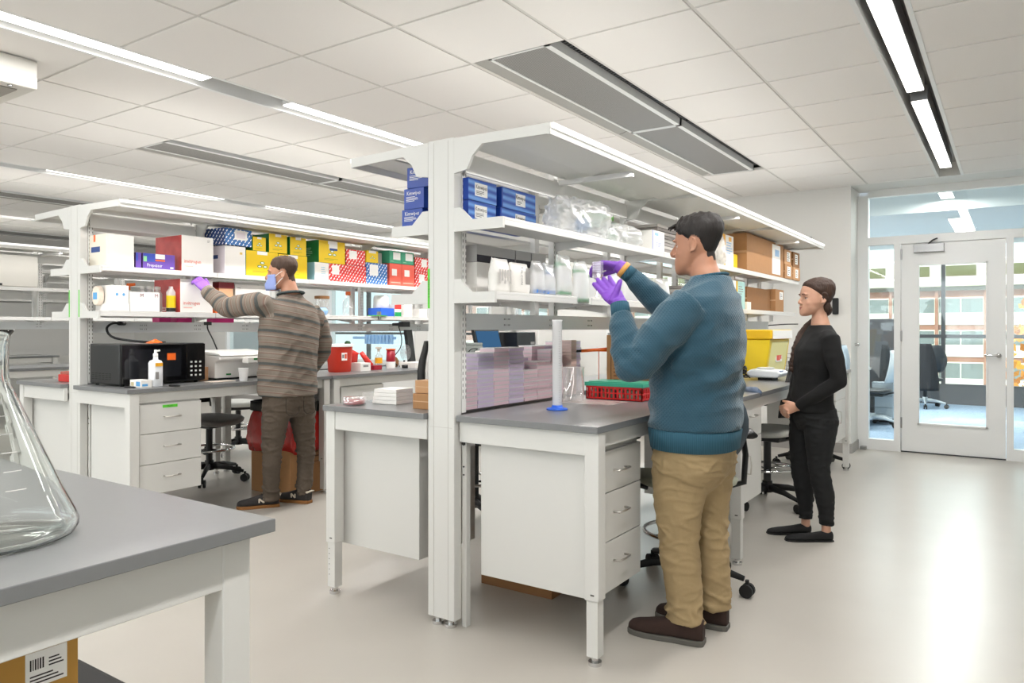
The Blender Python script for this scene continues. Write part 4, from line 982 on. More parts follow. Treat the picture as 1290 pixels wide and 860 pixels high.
# ---- seen through the middle row: things standing on row B's far benches (right side)
x = -4.75
bpy.data.objects.remove(bpy.data.objects['monitor'])
t = thing('monitor', 'tilted computer monitor with a blue screen seen under the raceway right of the column', 'monitor', (-4.72, 6.63, .914))
MB().prism([(-4.80, .95), (-4.76, .95), (-4.84, 1.27), (-4.88, 1.27)], 'y', 6.40, 6.86).build('casing', BLACK, t)
MB().prism([(-4.756, .965), (-4.754, .965), (-4.832, 1.255), (-4.834, 1.255)], 'y', 6.42, 6.84).build('screen', emit('screen_blue', '4f7fae', .55), t)
MB().lathe([(.09, 0), (.09, .01), (.02, .015), (.02, .06)], (-4.86, 6.63, .9145), 20).build('stand', BLACK, t)
t = thing('computer', 'black computer tower standing right of the blue monitor', 'computer', (-4.72, 7.1, .914))
B(-5.0, -4.62, 6.92, 7.30, .9145, 1.24).build('case', mat('computer_black', '16171b', .4), t, bevel=.006); B(-4.62, -4.615, 7.2, 7.28, 1.10, 1.13).build('drive_slot', mat('grey_ink', '8d8a88', .6), t)
B(-4.68, -4.50, 6.55, 7.0, .9145, .935).build('keyboard', BLACK, None, bevel=.004, label='black keyboard before the blue monitor', cat='keyboard')
t = thing('bench_instrument', 'large white bench instrument with sloped grey window beyond the computer', 'instrument', (-4.8, 7.6, .914))
MB().prism([(7.34, .9145), (7.84, .9145), (7.84, 1.12), (7.70, 1.28), (7.34, 1.28)], 'x', -5.0, -4.6).build('body', WBOX, t, bevel=.01)
MB().prism([(7.831, 1.135), (7.836, 1.135), (7.715, 1.272), (7.71, 1.272)], 'x', -4.95, -4.63).build('window', mat('grey_window', 'a8a4a4', .3), t)
B(-4.60, -4.596, 7.65, 7.78, 1.0, 1.06).build('button_panel', SEATG, t)
for k in range(4): carton('white carton in the low pile left of the monitor, %s' % ['bottom', 'second', 'third', 'top'][k], -4.62, -4.42, 6.12, 6.46, .9145+k*.035, .9145+k*.035+.033, WBOX, rz=.05*(k % 2))
o = bpy.data.objects.new('x', None)
t = thing('storage_case', 'grey hinged metal case behind the white cartons', 'case', (-4.85, 6.17, .914))
B(-5.03, -4.72, 5.97, 6.40, .9145, 1.10).build('body', mat('case_grey', '8f9490', .5), t, bevel=.005); B(-5.03, -4.72, 5.97, 6.40, 1.102, 1.13).build('lid', mat('case_grey2', '7f8480', .5), t, bevel=.005); MB().tube([(-4.72, 6.15, 1.04), (-4.68, 6.15, 1.07), (-4.68, 6.25, 1.07), (-4.72, 6.25, 1.04)], .006).build('handle', BLACK, t, smooth=True)
t = thing('wash_bottle', 'white bottle with dark cap left of the white cartons', 'bottle', (-4.55, 5.90, .914))
MB().lathe([(.04, 0), (.042, .01), (.042, .05), (.02, .085), (.016, .10)], (-4.55, 5.90, .9145), 18).build('body', WBOX, t, smooth=True); MB().cyl((-4.55, 5.90, 1.0145), (-4.55, 5.90, 1.03), .017, n=14).build('cap', BLACK, t)
# ---- row B worktop, near end
t = thing('microwave', 'black microwave oven on the left bench behind the white spray bottle', 'microwave', (-4.88, 2.76, .914))
MB().box(-5.03, -4.655, 2.455, 3.045, .925, 1.185, 0).build('body', mat('microwave_black', '141414', .28), t, bevel=.008)
B(-4.655, -4.64, 2.46, 2.905, .932, 1.18).build('door', mat('microwave_glass', '0a0a0c', .08), t, bevel=.003)
B(-4.6405, -4.638, 2.50, 2.86, .965, 1.15).build('window', mat('microwave_window', '1b1c20', .1), t)
B(-4.655, -4.643, 2.908, 3.04, .932, 1.18).build('control_panel', mat('microwave_panel', '0f0f10', .2), t)
m = MB()
for i in range(4):
    for j in range(3): m.box(-4.643, -4.642, 2.93+.033*j, 2.945+.033*j, .96+.03*i, .972+.03*i)
m.build('buttons', SEATG, t)
m = MB()
for i in range(6):
    for j in range(4): m.box(-5.0+.042*i, -4.972+.042*i, 2.4535, 2.455, .955+.012*j, .960+.012*j)
m.build('vent_slots', mat('vent_black', '050505', .6), t)
for a in (-5.0, -4.69):
    for b in (2.49, 3.0): MB().cyl((a, b, .914), (a, b, .927), .012, n=8).build('foot', RUBBER, t)
B(-4.6375, -4.636, 2.76, 2.82, 1.075, 1.12).build('sticker', ORANGE, t)
m = MB().add([(-4.80, 2.70, 1.1865), (-4.74, 2.72, 1.1865), (-4.72, 2.78, 1.19), (-4.78, 2.76, 1.215)], [(0, 1, 2, 3), (3, 2, 1, 0)]); m.build('crumpled_note', ORANGE, None, label='bright orange crumpled note on top of the microwave', cat='note')
MB().tube([(-4.9, 2.9, 1.187), (-4.85, 2.75, 1.192), (-4.95, 2.58, 1.22), (-5.02, 2.56, 1.28), (-5.06, 2.62, 1.32), (-5.10, 2.70, 1.32)], .008).limb([(-5.06, 2.66, 1.32), (-5.10, 2.72, 1.32)], [.014, .016], 8).build('power_cord', BLACK, t, smooth=True)
MB().tube([(-5.08, 3.35, 1.325), (-5.05, 3.33, 1.28), (-5.03, 3.36, 1.20), (-5.02, 3.40, 1.10)], .005).box(-5.10, -5.06, 3.33, 3.37, 1.31, 1.335).build('plug_lead', DARK, None, smooth=False, label='thin dark lead plugged in above the white cycler', cat='cable')
t = thing('spray_bottle', 'white spray bottle with an orange label before the microwave', 'bottle', (-4.50, 2.60, .914))
m = MB(); rr = []
for z_, a in ((0, .034), (.006, .037), (.15, .037), (.165, .030), (.172, .014), (.19, .012)):
    rr.append([(-4.50+a*math.copysign(abs(math.cos(q))**.6, math.cos(q)), 2.60+a*math.copysign(abs(math.sin(q))**.6, math.sin(q)), .9145+z_) for q in (2*PI*j/24 for j in range(24))])
m.loft(rr).build('body', mat('bottle_white', 'e6e8ec', .35), t, smooth=True)
MB().lathe([(.013, .19), (.015, .192), (.015, .21), (.008, .215), (.008, .235)], (-4.50, 2.60, .9145), 14).cyl((-4.50, 2.60, 1.14), (-4.47, 2.61, 1.145), .006, n=8).build('spray_head', PAPER, t, smooth=True)
B(-4.4625, -4.460, 2.578, 2.625, 1.045, 1.067).build('label', mat('amber_print', 'e8a81c', .5), t); B(-4.4625, -4.461, 2.578, 2.60, .965, 1.01).build('small_print', mat('grey_ink', '8d8a88', .6), t)
o = carton('small white and blue printed carton lying before the microwave', -4.60, -4.47, 2.49, 2.56, .9145, .962, WBOX); patch(o, mat('sky_print', '5aa2d8', .5), .55, .9, .2, .8, '-y'); patch(o, mat('tan_sticker', 'c0b48a', .5), .1, .35, .2, .7, '-y'); patch(o, mat('sky_print', '5aa2d8', .5), .1, .6, .2, .5)
for k, (a, b) in enumerate(((-4.56, 2.44), (-4.44, 2.66))): MB().limb([(a, b, .921), (a+.05, b+.02, .921), (a+.07, b+.02, .920)], [(.012, .006), (.014, .006), (.01, .004)], 8).build('glove_tip', BLACK, None, smooth=True, label=['black plug adapter lying at the bench edge before the small carton', 'small black rubber stopper right of the spray bottle foot'][k], cat='small part')
t = thing('thermal_cycler', 'white thermal cycler with green marks, left of the striped shirt man', 'thermal cycler', (-4.80, 3.40, .914))
MB().prism([(-5.03, .925), (-4.72, .925), (-4.72, 1.04), (-4.66, 1.06), (-4.66, 1.085), (-5.0, 1.10)], 'y', 3.17, 3.62).build('body', WBOX, t, bevel=.008)
MB().prism([(-5.0, 1.101), (-4.655, 1.087), (-4.67, 1.105), (-4.97, 1.125)], 'y', 3.17, 3.62).build('lid', mat('cool_white', 'eceae6', .4), t, bevel=.004)
B(-4.66, -4.59, 3.35, 3.62, 1.03, 1.075).build('lid_lever', WBOX, t, bevel=.008)
for a, b, c in ((3.26, 3.30, .945), (3.40, 3.45, 1.055), (3.50, 3.52, 1.055)): B(-4.7195 if c < 1 else -4.5895, -4.718 if c < 1 else -4.588, a, b, c, c+.012).build('green_mark', GRN, t)
B(-5.0, -4.75, 3.2, 3.6, .914, .926).build('feet', RUBBER, t)
MB().lathe([(.026, 0), (.034, .085), (.036, .087), (.036, .09), (.033, .09), (.025, .004), (.001, .004)], (-4.49, 3.24, .9145), 20, cap=False).build('beaker', FROST, None, smooth=True, label='small frosted plastic cup before the white cycler', cat='cup')
o = brown('small brown carton right of the microwave', -4.93, -4.74, 3.07, 3.13, .9145, 1.01, CARD2)
m = MB(); r = random.Random(12)
for k in range(8): m.tube([(-5.0+r.uniform(-.05, .06), 3.13+r.uniform(-.03, .03), .925+r.uniform(0, .11)) for _ in range(5)], .005, 6)
m.build('cable', BLACK, None, smooth=True, label='bundle of black cables between microwave and cycler', cat='cable')
B(-4.62, -4.52, 3.02, 3.2, .9145, .9175).build('paper_slip', mat('cream_paper', 'efe0d0', .6), None, label='cream paper slip lying before the white cycler', cat='paper')
# outer left bench
t = thing('pipette_box', 'red rack box at the far left bench edge beside the post', 'rack', (-5.42, 2.55, .914))
B(-5.52, -5.36, 2.48, 2.60, .9145, .965).build('body', REDP, t, bevel=.004); B(-5.51, -5.37, 2.49, 2.59, .965, .985).build('lid', clear('red_lid', 'f0b8a8', .1, .5, hazecol='e08070'), t, bevel=.003); B(-5.36, -5.359, 2.52, 2.55, .93, .96).build('label', TAN, t)
MB().prism([(-5.35, .9145), (-5.24, .9145), (-5.24, 1.03), (-5.29, 1.03)], 'y', 2.50, 2.62).build('desk_phone', DARK, None, bevel=.006, label='dark sloped desk phone behind the left post', cat='phone')
# ---- row B: red sharps and friends (right of the man)
def sharps(label, cx, cy, z, w, d, h, rz=0):
    t = thing('sharps_container', label, 'sharps container', (cx, cy, z), rz=rz)
    def ring(a, b, z_):
        return [(a*math.copysign(abs(math.cos(q))**.55, math.cos(q)), b*math.copysign(abs(math.sin(q))**.55, math.sin(q)), z_) for q in (2*PI*j/24 for j in range(24))]
    MB().loft([ring(d*.42, w*.42, 0), ring(d*.44, w*.44, .01), ring(d*.5, w*.5, h)]).build('body', mat('sharps_red', 'c8321e', .35), t, smooth=False, local=True, auto=True)
    MB().loft([ring(d*.54, w*.54, h), ring(d*.54, w*.54, h+.016), ring(d*.48, w*.48, h+.022)]).build('lid', PAPER, t, smooth=False, local=True, auto=True)
    return t
t = sharps('big red sharps container with white lid and biohazard label', -4.74, 4.37, .9145, .20, .17, .215)
MB().box(.083, .0865, -.055, .005, .10, .165).build('label', PAPER, t, local=True); MB().box(.0845, .0875, -.022, .0, .115, .155).build('label_mark', mat('label_orange', 'e0522a', .5), t, local=True); MB().box(.0845, .0875, -.05, -.028, .12, .15).build('label_print', mat('grey_ink', '8d8a88', .6), t, local=True)
t = thing('bottle', 'red plastic bottle leaning right behind the big sharps container', 'bottle', (-4.78, 4.68, .9145)); MB().limb([(-4.86, 4.62, .9145), (-4.84, 4.62, 1.06), (-4.83, 4.63, 1.085)], [.05, .045, .05], 14).build('body', mat('clear_red_plastic', 'dd3a32', .25), t, smooth=True); MB().limb([(-4.80, 4.68, 1.07), (-4.76, 4.76, .95)], [.02, .03], 10).build('spout', mat('clear_red_plastic', 'dd3a32', .25), t, smooth=True)
o = carton('small white meter with grey display before the red bottle', -4.78, -4.64, 4.52, 4.64, .9145, .985, WBOX, 'meter', 'meter'); patch(o, mat('grey_ink', '8d8a88', .6), .25, .75, .5, .75, name='display')
o = carton('low dark red tray right of the white meter', -4.78, -4.68, 4.72, 4.82, .9145, .955, REDD, 'tray', 'tray')
t = thing('bottle', 'clear bottle with yellow label and pump top', 'bottle', (-4.82, 4.92, .9145)); MB().lathe([(.032, 0), (.034, .01), (.034, .12), (.012, .145), (.012, .16)], (-4.82, 4.92, .9145), 16).build('body', CLEAR, t, smooth=True); MB().lathe([(.0345, .05), (.0345, .10)], (-4.82, 4.92, .9145), 16, cap=False).build('label', mat('amber_print', 'e8a81c', .5), t); MB().lathe([(.013, .16), (.013, .18), (.03, .185), (.03, .20)], (-4.82, 4.92, .9145), 12).build('pump', mat('cream_cap', 'd8d2c2', .5), t)
t = thing('tube_rack', 'dark red cylinder container with orange lid beside the yellow label bottle', 'container', (-4.80, 5.06, .9145)); MB().lathe([(.04, .06), (.044, .065), (.040, .17)], (-4.80, 5.06, .9145), 18).build('body', REDD, t, smooth=True); MB().lathe([(.046, .17), (.046, .18), (.001, .18)], (-4.80, 5.06, .9145), 18).build('lid', ORANGE, t); MB().lathe([(.042, 0), (.044, .06)], (-4.80, 5.06, .9145), 18).build('base', PAPER, t)
MB().limb([(-4.70, 5.10, .93), (-4.66, 5.14, .93)], [.015, .018], 8).build('stopper', BLACK, None, smooth=True, label='small black stopper right of the dark red container', cat='small part')
t = thing('desk_fan', 'small grey mesh desk fan near the cord', 'fan', (-4.88, 5.33, .914))
MB().lathe([(.05, 0), (.05, .01), (.01, .02), (.01, .06)], (-4.88, 5.33, .9145), 18).build('base', DARK, t)
m = MB()
for k in range(6): rr = .015+.012*k; m.limb([(-4.86, 5.33+rr*math.cos(q), 1.05+rr*math.sin(q)) for q in (2*PI*j/24 for j in range(25))], [.002]*25, 5)
for k in range(12): a = 2*PI*k/12; m.cyl((-4.86, 5.33, 1.05), (-4.86, 5.33+.075*math.cos(a), 1.05+.075*math.sin(a)), .0015, n=5)
m.build('grille', STEEL, t)
o = carton('low white instrument tray at the cord end beside the fan', -4.80, -4.60, 5.18, 5.50, .9145, .965, WBOX, 'instrument_tray', 'tray')
crumple('crumpled brown paper wad behind the fan', (-4.92, 5.22, .9145), (.04, .06, .05), CARDD, 9, cat='paper', name='paper_wad')
MB().prism([(-4.93, .9145), (-4.89, .9145), (-4.95, 1.27), (-4.99, 1.27)], 'y', 5.44, 5.52).build('tablet_stand', BLACK, None, label='tall narrow black tilted panel beside the near column', cat='panel')
MB().tube([(-5.04, 5.42, 1.31), (-4.98, 5.40, 1.2), (-4.90, 5.30, 1.10), (-4.88, 5.18, 1.0), (-4.85, 5.2, .93)], .005).build('drooping_cable', BLACK, None, smooth=True, label='black cable drooping beside the tall black panel', cat='cable')
MB().limb([(-5.06, 5.36, 1.325), (-4.98, 5.38, 1.325)], [.014, .016], 8).box(-4.99, -4.93, 5.37, 5.47, 1.30, 1.35).build('power_adapter', DARK, None, label='blue black power adapter plugged into the raceway above the cord', cat='adapter')
crumple('green and brown potted sprig behind the red bottle', (-4.95, 4.66, 1.10), (.02, .03, .04), mat('dark_leaf', '2c5a34', .7), 3, cat='plant', name='plant_sprig')
# ---- row B cartons, upper shelf (top 1.69), fronts facing +x at about x=-4.83
F = -4.845
RDASH = dashes('red_dash_print', 'dc3530'); BDASH = dashes('blue_dash_print', '2f6fb4'); NDASH = dashes('navy_dash_print', '1c3f7c')
BLOT = None
g = G('red_photo_print'); v, x_, y_, z_ = g.xyz(); f = g.noise(14, 5, v)
BLOT = g.bsdf(g.mix(f, lin('a81e22'), lin('e25850')), .4)
SH = 1.6915
o = carton('white carton with orange tape and blue label at the left end of the top shelf', F-.30, F, 2.47, 2.65, SH, 1.90, (mat('cream_carton', 'e6dfd0', .6), mat('cream_carton', 'e6dfd0', .6), WBOX)); patch(o, ORANGE, .45, .53, .78, 1.0, '-y', 'tape_strip'); patch(o, NAVY, .35, .72, .45, .62, '-y')
for k, (ya, yb, lab) in enumerate(((2.662, 2.70, 'narrow purple carton end right of the white carton'), (2.71, 2.94, 'purple and blue printed carton on the top shelf'))):
    o = carton(lab, F-.12, F, ya, yb, SH, 1.795, (mat('purple_carton', '4a2f6c', .45), mat('purple_carton', '4a2f6c', .45), mat('violet_print', '6a4aa8', .45)))
    patch(o, mat('blue_violet_print', '3c52b8', .5), .02, .4, .45, .97)
    if k: patch(o, mat('mint_print', '8fd89a', .5), .02, .12, .45, .8, t=.001); patch(o, PAPER, .38, .68, .68, .98, t=.0012); patch(o, ORANGE, .38, .68, .52, .62, t=.0013); word(o, 'Propezeur', .032, PAPER, .36, .22, ratio=.8); patch(o, PAPER, .85, .95, .08, .18)
def invit(lab, y0, y1, z0, z1):
    o = carton(lab, F-.33, F, y0, y1, z0, z1, (WBOX, BLOT, WBOX)); word(o, 'invitrogen', .038, INKR, .34, .28, ratio=.85); lines(o, mat('pale_red_ink', 'f0b4a8', .6), .1, .5, .1, .18, 1)
    word(o, 'invitrogen', .032, PAPER, .40, .14, '-y', ratio=.8); patch(o, PAPER, .1, .45, .05, .07, '-y'); lines(o, mat('grey_ink', '8d8a88', .6), .8, .9, .85, .93, 2)
    return o
invit('large white carton with red photo side on the top shelf', 2.99, 3.24, SH, 1.945)
invit('large white carton with red photo side on the lower shelf at the purple glove', 2.98, 3.235, 1.3995, 1.635)
o = carton('plain white carton under the blue dashed carton', F-.28, F, 3.335, 3.515, SH, 1.905, (WBOX, mat('pale_lilac_carton', 'e6dde4', .6), WBOX)); patch(o, NAVY, .1, .7, .55, .68, '-y'); patch(o, mat('ochre_print', 'e0c060', .5), .72, .84, .72, .8)
o = carton('blue carton with white dashes lying tilted on the white carton', F-.24, F+.01, 3.31, 3.56, 1.91, 2.035, (NDASH, NDASH, BDASH), rz=.10); patch(o, PAPER, .35, .82, .35, .92); patch(o, mat('pale_lilac_carton', 'e6dde4', .6), .42, .75, .45, .8, t=.0012)
def ybox(lab, y0, y1, z0, z1, green=True, small=False, dx=.25, top=False):
    o = carton(lab, F-dx, F, y0, y1, z0, z1, (GRN, GRN, YEL, YEL)); w = y1-y0; s = min(w, z1-z0)
    patch(o, PAPER, .34, .66, .86, 1.0)
    for du, dv in ((0, .09), (-.11*s/w*1.2, -.06), (.11*s/w*1.2, -.06)): oval(o, .5+du, .45+dv, s*.11, s*.055, GRN, PAPER)
    lines(o, mat('olive_ink', '9a9a2a', .6), .2, .75, .12, .22, 2)
    return o
ybox('large yellow carton, left one directly above the man\'s raised arm', 3.52, 3.815, SH, 1.885)
ybox('large yellow carton behind the man\'s head', 3.82, 4.11, SH, 1.88)
ybox('small yellow carton with green side next to the blue dashed carton', 3.58, 3.70, 1.887, 1.995)
ybox('middle yellow carton with green side on the second tier', 3.73, 3.905, 1.887, 2.035)
ybox('right yellow carton with green side on the second tier', 3.935, 4.10, 1.882, 2.03)
o = ybox('big yellow carton with dark green side right of the man\'s head', 4.235, 4.53, 1.845, 2.035); patch(o, PAPER, .38, .70, .62, 1.0, t=.001); patch(o, NAVY, .40, .70, .58, .68, t=.0014)
lines(o, mat('pale_green_ink', 'a8d8b0', .6), .3, .7, .3, .7, 5, '-y')
o = carton('pale blue and white carton under the big yellow and green one', F-.25, F, 4.19, 4.345, SH, 1.843, (WBOX, mat('aqua_print', '9cc4d4', .5), WBOX)); lines(o, mat('aqua_print', '9cc4d4', .5), .45, .8, .2, .8, 5)
def rbox(lab, y0, y1, z0, z1, m_=RDASH, sq=True, dx=.22, lb=None):
    o = carton(lab, F-dx, F, y0, y1, z0, z1, (m_, m_, m_, m_))
    if sq: patch(o, PAPER, *(lb or (.15, .55, .40, .92)))
    return o
rbox('red dashed carton with white label, left of the bottom tier', 4.35, 4.555, SH, 1.843)
rbox('plain red dashed carton in the bottom tier', 4.56, 4.785, SH, 1.843, sq=False)
rbox('red dashed carton with white label on the second tier', 4.545, 4.775, 1.846, 1.985)
o = rbox('small yellow carton on top of the blue dashed carton', 4.79, 4.94, 1.887, 1.995, YEL, lb=(.2, .8, .8, 1.0)); 
for du, dv in ((0, .09), (-.14, -.05), (.14, -.05)): oval(o, .5+du, .42+dv, .011, .006, GRN, PAPER)
rbox('blue dashed carton with white label in the bottom tier', 4.79, 5.06, SH, 1.885, BDASH)
carton('plain grey carton behind the small yellow one', F-.27, F-.08, 4.95, 5.07, 1.887, 1.995, mat('grey_carton', 'b4b4b0', .6))
TEALC = mat('green_teal_carton', '3f9f7c', .5); SAL = mat('salmon_carton', 'e8604e', .5)
for k, (ya, yb) in enumerate(((5.09, 5.255), (5.26, 5.43))):
    o = rbox(['left teal green carton on the right end second tier', 'right teal green carton on the right end second tier'][k], ya, yb, 1.903, 2.02, TEALC, lb=(.3, .9, .3, .9)); lines(o, mat('pale_green_ink', 'a8d8b0', .6), .1, .5, .1, .2, 1)
for k, (ya, yb) in enumerate(((5.09, 5.255), (5.26, 5.44))):
    o = rbox(['left salmon red carton under the teal green cartons', 'right salmon red carton under the teal green cartons'][k], ya, yb, SH, 1.90, SAL, lb=(.2, .6, .45, .75)); patch(o, mat('pale_salmon', 'f4b0a0', .5), .1, .9, .12, .16)
rbox('red dashed carton at the right end, upper', 5.45, 5.68, 1.846, 1.985, lb=(.4, .75, .35, .9)); rbox('red dashed carton at the right end, lower', 5.45, 5.68, SH, 1.843, lb=(.25, .6, .3, .85))
for k in range(3): carton('white carton of the far shelf end, %s' % ['near', 'middle', 'far'][k], F-.25, F-.02, 5.75+.5*k, 6.15+.5*k, SH, 1.88, WBOX)
# ---- row B lower shelf (top 1.398)
SL_ = 1.3995
o = carton('small white carton with two blue dots at the left end of the lower shelf', F-.16, F-.01, 2.50, 2.62, SL_+.05, 1.568, WBOX); 
for u in (.35, .72): oval(o, u, .5, .009, .010, mat('sky_print', '5aa2d8', .5), mat('sky_print', '5aa2d8', .5))
carton('flat white box under the two dot carton', F-.18, F-.0, 2.49, 2.62, SL_, SL_+.049, WBOX)
MB().loft([[(F-.12+.05*math.cos(q)*s, 2.46+dz, 1.50+.065*math.sin(q)*s) for q in (2*PI*j/20 for j in range(20))] for dz, s in ((0, .95), (.01, 1), (.03, 1))]).build('tape_roll', mat('cream_paper', 'efe0d0', .6), None, label='cream oval pack with blue mark at the left shelf end', cat='pack')
B(F-.15, F-.10, 2.4585, 2.4595, 1.475, 1.52).build('blue_mark', mat('sky_print', '5aa2d8', .5), bpy.data.objects['tape_roll'])
o = carton('white M marked carton on the lower shelf left part', F-.15, F, 2.625, 2.83, SL_, 1.53, WBOX); word(o, 'M', .034, INKP, .38, .82); word(o, 'M', .034, INKP, .88, .82)
t = thing('spray_bottle', 'clear spray bottle with orange trigger head behind the M marked carton', 'bottle', (F-.20, 2.72, SL_)); MB().lathe([(.035, 0), (.037, .01), (.037, .11), (.012, .15)], (F-.20, 2.72, SL_), 16).build('body', FROST, t, smooth=True); MB().limb([(F-.20, 2.72, SL_+.15), (F-.20, 2.72, SL_+.185), (F-.17, 2.75, SL_+.19)], [.014, .016, .01], 8).build('trigger_head', ORANGE, t, smooth=True)
for k in range(5):
    t = thing('bottle', 'pale capped bottle in the row behind the M marked carton, %s from the left' % ['first', 'second', 'third', 'fourth', 'fifth'][k], 'bottle', (F-.14, 2.80+.055*k, SL_), 'pale bottles on the lower shelf')
    MB().lathe([(.022, 0), (.024, .01), (.024, .13), (.012, .15), (.012, .16)], (F-.17+.03*(k % 2), 2.80+.03*k, SL_), 14).build('body', FROST, t, smooth=True); MB().cyl((F-.17+.03*(k % 2), 2.80+.03*k, SL_+.16), (F-.17+.03*(k % 2), 2.80+.03*k, SL_+.18), .014, n=10).build('cap', PAPER, t)
t = thing('bottle', 'bottle with bright yellow label left of the red sided carton', 'bottle', (F-.04, 2.94, SL_)); MB().lathe([(.028, 0), (.030, .01), (.030, .14), (.014, .165), (.014, .18)], (F-.04, 2.935, SL_), 18).build('body', FROST, t, smooth=True); MB().lathe([(.031, .03), (.031, .115)], (F-.04, 2.935, SL_), 18, cap=False).build('label', YEL, t, smooth=True); MB().lathe([(.0308, .004), (.0308, .028)], (F-.04, 2.935, SL_), 18, cap=False).build('bottle_band', BLACK, t, smooth=True)
o = carton('orange brown carton with dark red lid on the lower shelf', F-.2, F-.02, 3.30, 3.42, SL_, 1.585, (CARD2, mat('orange_brown_carton', 'd8824e', .6), mat('apricot_carton', 'eab48a', .6))); p = B(F-.205, F-.015, 3.295, 3.425, 1.586, 1.63).build('lid', mat('maroon_lid', '7a1622', .5), o, local=False)
p.location = (0.0, 0, .1865)
o = carton('white carton with small print above the man\'s forearm', F-.22, F-.02, 3.44, 3.75, SL_, 1.62, WBOX); lines(o, mat('grey_ink', '8d8a88', .6), .05, .2, .85, .9, 1)
carton('red brown carton at the shelf behind the man\'s sleeve', F-.2, F-.02, 3.27, 3.292, SL_, 1.46, ORANGE)
t = thing('bottle', 'clear glass bottle with orange cap on the lower shelf', 'bottle', (F-.10, 4.66, SL_)); MB().lathe([(.045, 0), (.048, .008), (.048, .12), (.018, .16), (.018, .185)], (F-.10, 4.66, SL_), 20).build('body', CLEAR, t, smooth=True); MB().lathe([(.022, .185), (.022, .215), (.001, .215)], (F-.10, 4.66, SL_), 16).build('cap', ORANGE, t)
t = thing('glass_jar', 'low clear jar with cork coloured lid right of the man\'s shoulder', 'jar', (F-.08, 4.34, SL_)); MB().lathe([(.06, 0), (.062, .01), (.062, .14)], (F-.08, 4.34, SL_), 20, cap=False).build('body', CLEAR, t, smooth=True); MB().lathe([(.064, .14), (.064, .165), (.001, .165)], (F-.08, 4.34, SL_), 20).build('lid', CARDD, t)
crumple('light blue and white crumpled bag by the clear jar', (F-.04, 4.28, SL_), (.04, .06, .035), LBLUE, 6)
t = thing('container', 'white round tub in a blue printed sleeve on the lower shelf', 'tub', (F-.08, 5.06, SL_)); MB().lathe([(.07, .075), (.075, .08), (.07, .18), (.06, .195), (.001, .195)], (F-.08, 5.06, SL_), 22).build('body', PAPER, t, smooth=True)
B(F-.16, F, 4.97, 5.15, SL_, SL_+.075).build('sleeve', mat('bright_blue_carton', '2a66d8', .4), t)
o = carton('small red over white over green carton beside the blue sleeve', F-.12, F, 5.16, 5.25, SL_, 1.515, WBOX); patch(o, mat('signal_red', 'dc3a34', .5), 0, 1, .6, 1); patch(o, mat('signal_green', '1ea05c', .5), 0, 1, 0, .35)
for k in range(2): carton(['small white carton right of the tri colour one', 'white flat carton farther right on the lower shelf'][k], F-.12, F-.01, 5.30+.22*k, 5.42+.22*k, SL_, 1.52-.04*k, WBOX)
t = thing('clamp', 'green flat clip with grey knob at the lower shelf edge', 'clip', (F, 4.93, SL_)); B(F-.02, F+.03, 4.83, 5.03, 1.3995, 1.405).build('clip_arm', LIME, t); B(F+.002, F+.028, 4.92, 4.95, 1.37, 1.44).build('knob', STEEL, t)
# magenta stickers below the lower shelf on the raceway top line
for k, (ya, yb, m_) in enumerate(((3.06, 3.12, PINK), (3.16, 3.20, PAPER), (3.22, 3.36, PINK), (3.37, 3.44, TAN), (3.46, 3.62, PINK))):
    B(F+.013, F+.0136, ya, yb, 1.366, 1.372).build('sticker', m_, Bs)
for k, (ya, yb) in enumerate(((2.98, 3.07), (3.12, 3.30), (3.42, 3.60))):
    carton(['magenta box behind the raceway, left one', 'magenta box behind the raceway, middle one', 'magenta box behind the raceway at the man\'s elbow'][k], BX-.06, BX+.03, ya, yb, 1.3305, 1.3625, PINK)
# ---- waste bin under row B
t = thing('waste_bin', 'brown carton bin with red bag and black rim under the bench behind the man', 'waste bin', (-4.75, 3.95, 0))
B(-5.0, -4.53, 3.68, 4.09, 0, .47).build('carton', CARD, t, bevel=.004)
q = MB()
for k in range(4): q.box(-4.53, -4.529, 3.78, 3.98-.03*(k % 2), .28+.035*k, .29+.035*k)
q.box(-4.53, -4.529, 3.75, 4.04, .42, .425).box(-4.53, -4.529, 3.75, 4.04, .24, .245).build('printed_form', mat('brown_ink', '5a3a20', .7), t)
rings = []
for i, (z_, s) in enumerate(((.36, 1.0), (.34, 1.13), (.42, 1.20), (.50, 1.18), (.58, 1.12), (.645, 1.04), (.66, 1.0))):
    rings.append([(-4.765+.25*s*math.copysign(abs(math.cos(q))**.5, math.cos(q))*(1+.05*math.sin(q*9+i*1.7)), 3.885+.22*s*math.copysign(abs(math.sin(q))**.5, math.sin(q))*(1+.05*math.sin(q*11+i)), z_+.02*math.sin(q*4)) for q in (2*PI*j/60 for j in range(60))])
g = G('red_bag_film'); bag = g.bsdf(lin('c22c26'), .25, bump=g.noise(18, 4, g.xyz()[0]), bs=.6, bd=.02, Specular_IOR_Level=.8)
MB().loft(rings, cap=False).build('red_bag', bag, t, smooth=True)
rings = [[(-4.765+.265*s*math.copysign(abs(math.cos(q))**.45, math.cos(q)), 3.885+.235*s*math.copysign(abs(math.sin(q))**.45, math.sin(q)), z_) for q in (2*PI*j/40 for j in range(40))] for z_, s in ((.645, 1.0), (.64, 1.06), (.71, 1.05), (.715, .98), (.67, .93))]
MB().loft(rings).build('black_rim', RUBBER, t, smooth=True)
carton('tall brown cardboard box standing behind the hanging three drawer cabinet', -2.215, -1.80, 2.99, 3.35, 0, .52, CARDD, 'cardboard_box')
